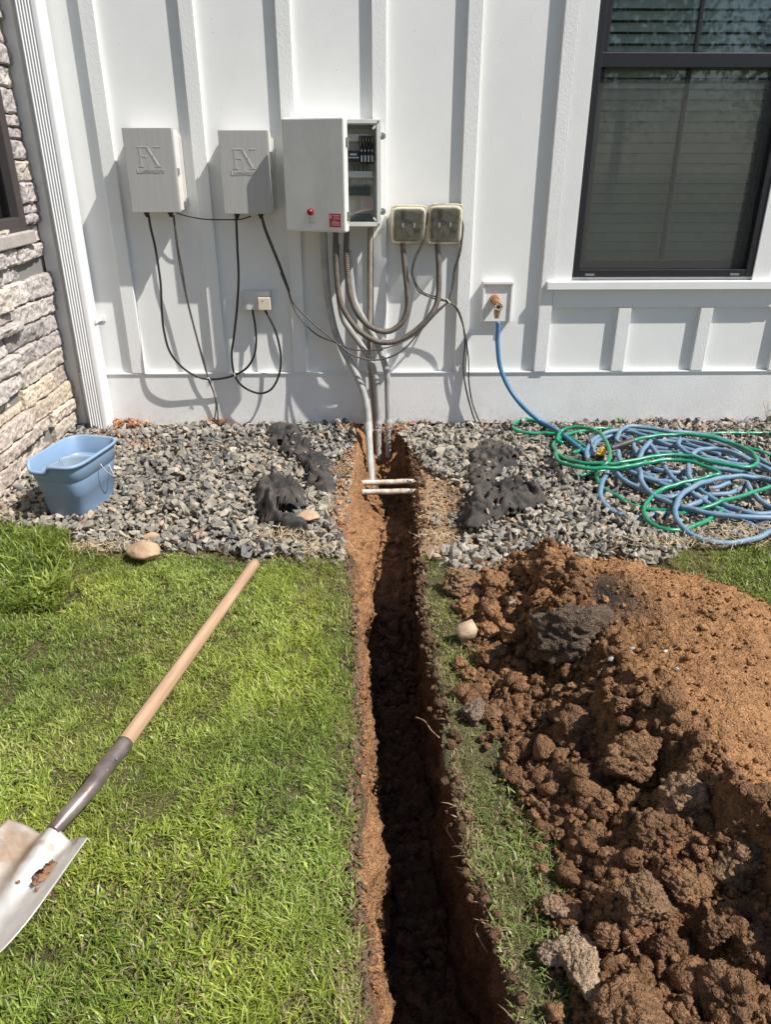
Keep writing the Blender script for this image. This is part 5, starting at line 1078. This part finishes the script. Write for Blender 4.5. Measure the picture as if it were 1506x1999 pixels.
# ================================================================== GRASS
lawnL = np.vstack([gpoly([(-500, 1000)] + LAWN_TOP), np.column_stack([TL[::-1][4:, 0] - .004, TL[::-1][4:, 1]]), [[-.05, -3.55], [-2.5, -3.55]]])
strip = np.vstack([gpoly([(815, 1095), (850, 1072), (880, 1085), (905, 1110), (1000, 1150)]), [[1.0, -1.8], [1.3, -3.55], [.10, -3.55]], TR[:10, :] + [.006, 0]])
lawnR = gpoly([(1290, 1078), (1330, 1066), (1506, 1056), (1900, 1056), (2300, 1300), (1900, 1300), (1500, 1250), (1400, 1180)])
def blades(poly, dens, seed, hmin, hmax, wid, kind):
    r = np.random.default_rng(seed); p = fill(poly, dens, seed); q3 = np.column_stack([p, p[:, 0] * 0])
    d = polydist(p[:, 0], p[:, 1], poly)
    cl = fbm(q3, 22, 3, seed + 1); big = fbm(q3, 3.2, 3, 200); keep = (r.random(len(p)) < np.clip(.72 + .5 * cl, .12, 1))
    if kind == 'left':
        cut = gpoly([(150, 1050), (140, 1100), (150, 1165), (118, 1192), (70, 1255), (30, 1330), (0, 1385), (-80, 1440)]); dc = polydist(p[:, 0], p[:, 1], cut, False)
        keep &= (dc > .010 + .010 * fbm(q3, 20, 2, 5)) | (r.random(len(p)) < .12)
    if kind == 'strip':
        keep &= ~inpoly(p[:, 0], p[:, 1], MO) | (polydist(p[:, 0], p[:, 1], MO) < .03)
        keep &= r.random(len(p)) < np.clip(.72 + .7 * fbm(q3, 7, 3, 33), .10, 1)
    if kind == 'right': keep &= ~inpoly(p[:, 0], p[:, 1], MO)
    p, cl, big, q3, d = p[keep], cl[keep], big[keep], q3[keep], d[keep]; n = len(p)
    h = np.clip(r.lognormal(math.log((hmin + hmax) * .46), .38, n), hmin * .7, hmax * 1.9) * (1 + .30 * cl) * (1 + .25 * big); wdt = wid * r.uniform(.55, 1.25, n)
    coarse = fbm(q3, 6, 2, 210) + .25 * r.normal(size=n) > .18; wdt = np.where(coarse, wdt * 1.55, wdt * .85); h = np.where(coarse, h * .95, h)
    ang = 2.2 * np.pi * fbm(q3, 10, 2, seed + 3) + r.normal(0, 1.6, n); lean = r.uniform(.35, 1.25, n)
    dirx, diry = np.cos(ang), np.sin(ang); yaw = ang + np.pi / 2 + r.normal(0, .6, n); ex, ey = np.cos(yaw), np.sin(yaw)
    V = np.zeros((n, 7, 3)); base = np.column_stack([p, np.full(n, -.010)])
    for k, (t, wk) in enumerate(((0, .8), (.38, 1.0), (.74, .75))):
        out_ = h * lean * (t ** 1.6) * .95; up = h * (t - .30 * lean * t ** 2.2)
        c = base + np.column_stack([dirx * out_, diry * out_, up]); s = np.column_stack([ex, ey, 0 * ex]) * (wdt * wk / 2)[:, None]
        V[:, 2 * k] = c - s; V[:, 2 * k + 1] = c + s
    out_ = h * lean * .98; up = h * (1 - .36 * lean); V[:, 6] = base + np.column_stack([dirx * out_, diry * out_, up])
    tone = r.random(n) ** 1.25 * .65 +   .35 * sstep(-.6, .6, fbm(q3, 2.4, 3, 220)); 
    bright = np.array([.50, .58, .155]); mid_ = np.array([.27, .36, .065]); dark_ = np.array([.070, .130, .030])
    c = np.where((tone > .5)[:, None], mid_ + (bright - mid_) * ((tone - .5) * 2)[:, None], dark_ + (mid_ - dark_) * (tone * 2)[:, None])
    c = c * (1.0 + .12 * big)[:, None]
    yel = sstep(-.2, .8, fbm(q3, 1.9, 2, 230))[:, None]; c = c * (1 + yel * np.array([.14, .06, -.2]))
    dryp = np.clip(.15 + .28 * sstep(.1, .8, fbm(q3, 5, 3, 240)) + .45 * sstep(.07, .0, d), 0, 1)
    if kind == 'left': 
        tz_ = sstep(.05, .0, polydist(p[:, 0], p[:, 1], gpoly(LAWN_TOP), False) - .02 * np.abs(fbm(q3, 9, 2, 3))); dryp = np.maximum(dryp * .8, .75 * tz_)
        tuft = inpoly(p[:, 0], p[:, 1], gpoly([(-200, 1010), (0, 1030), (140, 1055), (140, 1165), (110, 1195), (-200, 1195)])); hm_ = .030 + .022 * fbm(q3[tuft], 9, 2, 7); V[tuft, :, 2] = V[tuft, :, 2] * 1.5 + hm_[:, None]; V[tuft, 6, :2] += r.normal(0, .006, (tuft.sum(), 2)); c[tuft] *= .80; dryp[tuft] *= .5
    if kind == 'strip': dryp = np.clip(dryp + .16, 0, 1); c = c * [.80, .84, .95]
    if kind == 'clump': V[:, :, 2] += .018; dryp = dryp * .2; c = c * .95
    dry = r.random(n) < dryp; c[dry] = np.array([.44, .35, .19]) * r.uniform(.55, 1.15, (dry.sum(), 1)); V[dry, :, 2] = -.010 + (V[dry, :, 2] + .010) * .75
    c = np.repeat(c[:, None], 7, 1)
    i7 = (np.arange(n) * 7)[:, None]; Q4 = np.concatenate([i7 + [0, 1, 3, 2], i7 + [2, 3, 5, 4]]); T3 = i7 + [4, 5, 6]
    return V.reshape(-1, 3), Q4, T3, c.reshape(-1, 3)
def grass(name, parts, label):
    Vs, Q, T, Cc, o = [], [], [], [], 0
    for V, q, t, c in parts: Vs.append(V); Q.append(q + o); T.append(t + o); Cc.append(c); o += len(V)
    g = mesh_np(name, np.vstack(Vs), [np.vstack(Q), np.vstack(T)], M['grass'], None, False, np.vstack(Cc)); return tag(g, label, 'grass', kind='stuff')
grass('lawn_grass', [blades(lawnL, 112000, 301, .010, .022, .0024, 'left')], 'bright green lawn grass left of the trench')
grass('grass_clump', [blades(gpoly([(-200, 1015), (0, 1030), (70, 1042), (140, 1062), (146, 1120), (140, 1165), (105, 1188), (0, 1195), (-200, 1195)]), 16000, 307, .030, .062, .0058, 'clump')], 'raised leafy clump of coarse grass at the left edge below the bucket')
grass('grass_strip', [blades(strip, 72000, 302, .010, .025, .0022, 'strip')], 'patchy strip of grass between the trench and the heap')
grass('lawn_grass', [blades(lawnR, 70000, 303, .013, .027, .0026, 'right')], 'green lawn grass behind the heap, right of the gravel')
# dry leaf litter and straw
def litter(zones, label, name, cols, lmin, lmax, seed, wr=.5, zt=.03):
    r = np.random.default_rng(seed); VV, FF, CC, o = [], [], [], 0
    for px, py, n, sx, sy in zones:
        c0 = gnd(px, py, 0); x = c0[0] + r.normal(0, sx, n); y = np.minimum(c0[1] + r.normal(0, sy, n), -.02); z = .020 + r.random(n) * zt
        L = r.uniform(lmin, lmax, n); a = r.uniform(0, 6.28, n); ti = r.normal(0, .5, n); w = L * wr
        dx = np.column_stack([np.cos(a), np.sin(a), np.sin(ti)]) * L[:, None] / 2; dy = np.column_stack([-np.sin(a), np.cos(a), r.normal(0, .4, n)]) * w[:, None] / 2; c = np.column_stack([x, y, z])
        V = np.stack([c - dx, c + dy * .9, c + dx + [0, 0, .003], c - dy * .9], 1); VV.append(V.reshape(-1, 3)); i4 = (np.arange(n) * 4)[:, None] + o
        FF.append(np.concatenate([i4 + [0, 1, 3], i4 + [1, 2, 3]])); CC.append(np.repeat(np.array(cols)[r.integers(0, len(cols), n)], 4, 0)); o += 4 * n
    t = mesh_np(name, np.vstack(VV), [np.vstack(FF)], M['leaf'], None, False, np.vstack(CC)); return tag(t, label, 'dry leaves', kind='stuff')
lc = [(.42, .17, .06), (.33, .12, .05), (.50, .25, .10), (.22, .09, .04)]
litter([(245, 838, 260, .07, .03), (225, 860, 70, .05, .04), (265, 880, 60, .08, .05), (420, 834, 90, .04, .015), (375, 885, 20, .06, .03)], 'rust coloured dry leaves gathered under the downspout', 'dry_leaves', lc, .010, .026, 60)
litter([(690, 845, 120, .05, .02), (780, 845, 110, .04, .02), (810, 835, 50, .05, .015), (945, 850, 14, .012, .01), (1350, 845, 90, .3, .02), (1150, 850, 60, .15, .03)], 'brown leaf litter where the conduits enter the ground', 'dry_leaves', lc + [(.45, .33, .2)], .008, .022, 61)
litter([(550, 1055, 260, .07, .03), (200, 1078, 320, .09, .03), (1340, 1068, 420, .16, .025), (620, 1085, 160, .06, .03), (1440, 1045, 260, .10, .03), (860, 1062, 80, .05, .03), (20, 1010, 90, .05, .03)], 'pale straw and dead grass along the edge of the gravel', 'straw', [(.50, .38, .22), (.40, .29, .16), (.56, .46, .30)], .02, .045, 62, .07, .02)
litter([(640, 985, 130, .03, .08), (860, 1000, 200, .05, .12)], 'bits of straw and chaff on the bare earth beside the trench', 'straw', [(.45, .33, .2), (.36, .25, .14)], .008, .02, 63, .12, .004)
# thin root hanging over the trench
one('root', [([gnd(812, 1400, -.05), gnd(830, 1408, -.03), gnd(842, 1425, -.02), gnd(858, 1440, .0)], .0018)], mat('root', (.35, .24, .15), .8), 'thin pale root sticking out over the dark trench', 'root', n=6)

rr2 = np.random.default_rng(70)
for (a, b, q) in [(880, 1610, 2), (935, 1800, 3)]:
    c0 = gnd(a, b, -.10); one('root', [([c0, c0 + [.02 * q % .03, -.02, .03], c0 + [-.015, -.05, .045], c0 + [.005, -.085, .03]], .0013)], mat('root', (.30, .21, .14), .8), ['thin root inside the trench below the lawn edge', 'thin root inside the trench below the grass strip', 'thin root in the trench near the bottom of the picture'][q - 1], 'root', n=6)
# weeds at the foot of the wall
def weed(px, py, n, label, hgt, dry=False):
    c0 = gnd(px, py, 0); c0[1] = min(c0[1], -.03); r = np.random.default_rng(px); VV, FF, CC, o = [], [], [], 0
    stv = []
    for k in range(n):
        a = r.uniform(0, 6.28); L = hgt * r.uniform(.5, 1); e = c0 + [math.cos(a) * L * .6, -abs(math.sin(a)) * L * .3, L]; m_ = (c0 + e) / 2 + [0, 0, .01]
        stv.append(([c0, m_, e], .0012))
        for t in np.linspace(.35, 1, 6):
            q_ = c0 * (1 - t) + e * t; b_ = r.uniform(0, 6.28); l_ = .016; dx = np.array([math.cos(b_), math.sin(b_), .4]) * l_; dy = np.array([-math.sin(b_), math.cos(b_), .2]) * l_ * .3
            VV.append([q_, q_ + dx * .5 + dy, q_ + dx, q_ + dx * .5 - dy]); FF.append([o, o + 1, o + 2, o + 3]); CC.append([(.16, .24, .06) if not dry else (.38, .28, .16)] * 4); o += 4
    w_ = root('weed', tuple(c0), label, 'weed'); mesh_np('leaves', np.array(VV).reshape(-1, 3), [np.array(FF)], M['leaf'], w_, False, np.array(CC).reshape(-1, 3)); tubes('stem', stv, mat('weed_stem', (.25, .24, .10), .7), w_, 5, .02)
weed(1085, 848, 7, 'low green weed under the green hose loop by the wall', .035)
weed(1210, 830, 5, 'small weed sprouting at the wall above the hoses', .05)
weed(1262, 828, 6, 'dry little weed at the wall above the blue hose', .05, True)
weed(1490, 822, 9, 'taller dry weed against the wall at the right edge of the picture', .14, True)
weed(950, 832, 4, 'tiny dry weed where the wires meet the ground', .04, True)
weed(265, 800, 1, 'single dry sprig beside the downspout foot', .06, True)

# ================================================================== TREES behind the camera, seen mirrored in the window
def tree(x, y, h, rad, label, seed):
    r = np.random.default_rng(seed); t = root('tree', (x, y, 0), label, 'tree', 'trees across the garden')
    st_ = [([(x, y, -.1), (x + .1, y, h * .25), (x, y + .1, h * .5), (x + .1, y, h * .8)], lambda s: max(.03, .18 - s * .022))]
    for k in range(9):
        a = r.uniform(0, 6.28); z0_ = h * r.uniform(.3, .7); st_.append(([(x, y, z0_), (x + math.cos(a) * rad * .4, y + math.sin(a) * rad * .4, z0_ + h * .10), (x + math.cos(a) * rad * .8, y + math.sin(a) * rad * .8, z0_ + h * .16)], lambda s: max(.012, .06 - s * .02)))
    tubes('trunk', st_, mat('bark', (.10, .075, .055), .9, bump=.6, bscale=12), t, 8, .3)
    nb = 70; cc = r.normal(size=(nb, 3)); cc /= np.linalg.norm(cc, axis=1)[:, None]; cc *= (r.random(nb) ** .4)[:, None] * [rad * .8, rad * .8, h * .34]; cc += [x, y, h * .62]
    n = 5200; k = r.integers(0, nb, n); p = cc[k] + r.normal(0, rad * .17, (n, 3)); u_ = r.normal(size=(n, 3)); u_ /= np.linalg.norm(u_, axis=1)[:, None]; w_ = np.cross(u_, r.normal(size=(n, 3))); w_ /= np.linalg.norm(w_, axis=1)[:, None]
    V = np.stack([p - u_ * .09, p + w_ * .045, p + u_ * .09, p - w_ * .045], 1).reshape(-1, 3); F = (np.arange(n) * 4)[:, None] + [0, 1, 2, 3]
    c = np.array([.07, .13, .03]) * r.uniform(.6, 1.5, (n, 1)); mesh_np('crown', V, [F], M['leaf'], t, False, np.repeat(c, 4, 0))
for k, (x, y, h, rd, lb) in enumerate([(2.0, -17, 6.2, 2.4, 'leafy tree mirrored at the left of the upper window pane'), (6.5, -18, 7.5, 2.8, 'taller leafy tree mirrored at the right of the upper window pane'), (-4, -19, 6.5, 2.6, 'leafy tree across the garden left of the window line'), (11, -17, 6, 2.6, 'leafy tree across the garden far to the right')]): tree(x, y, h, rd, lb, 500 + k)
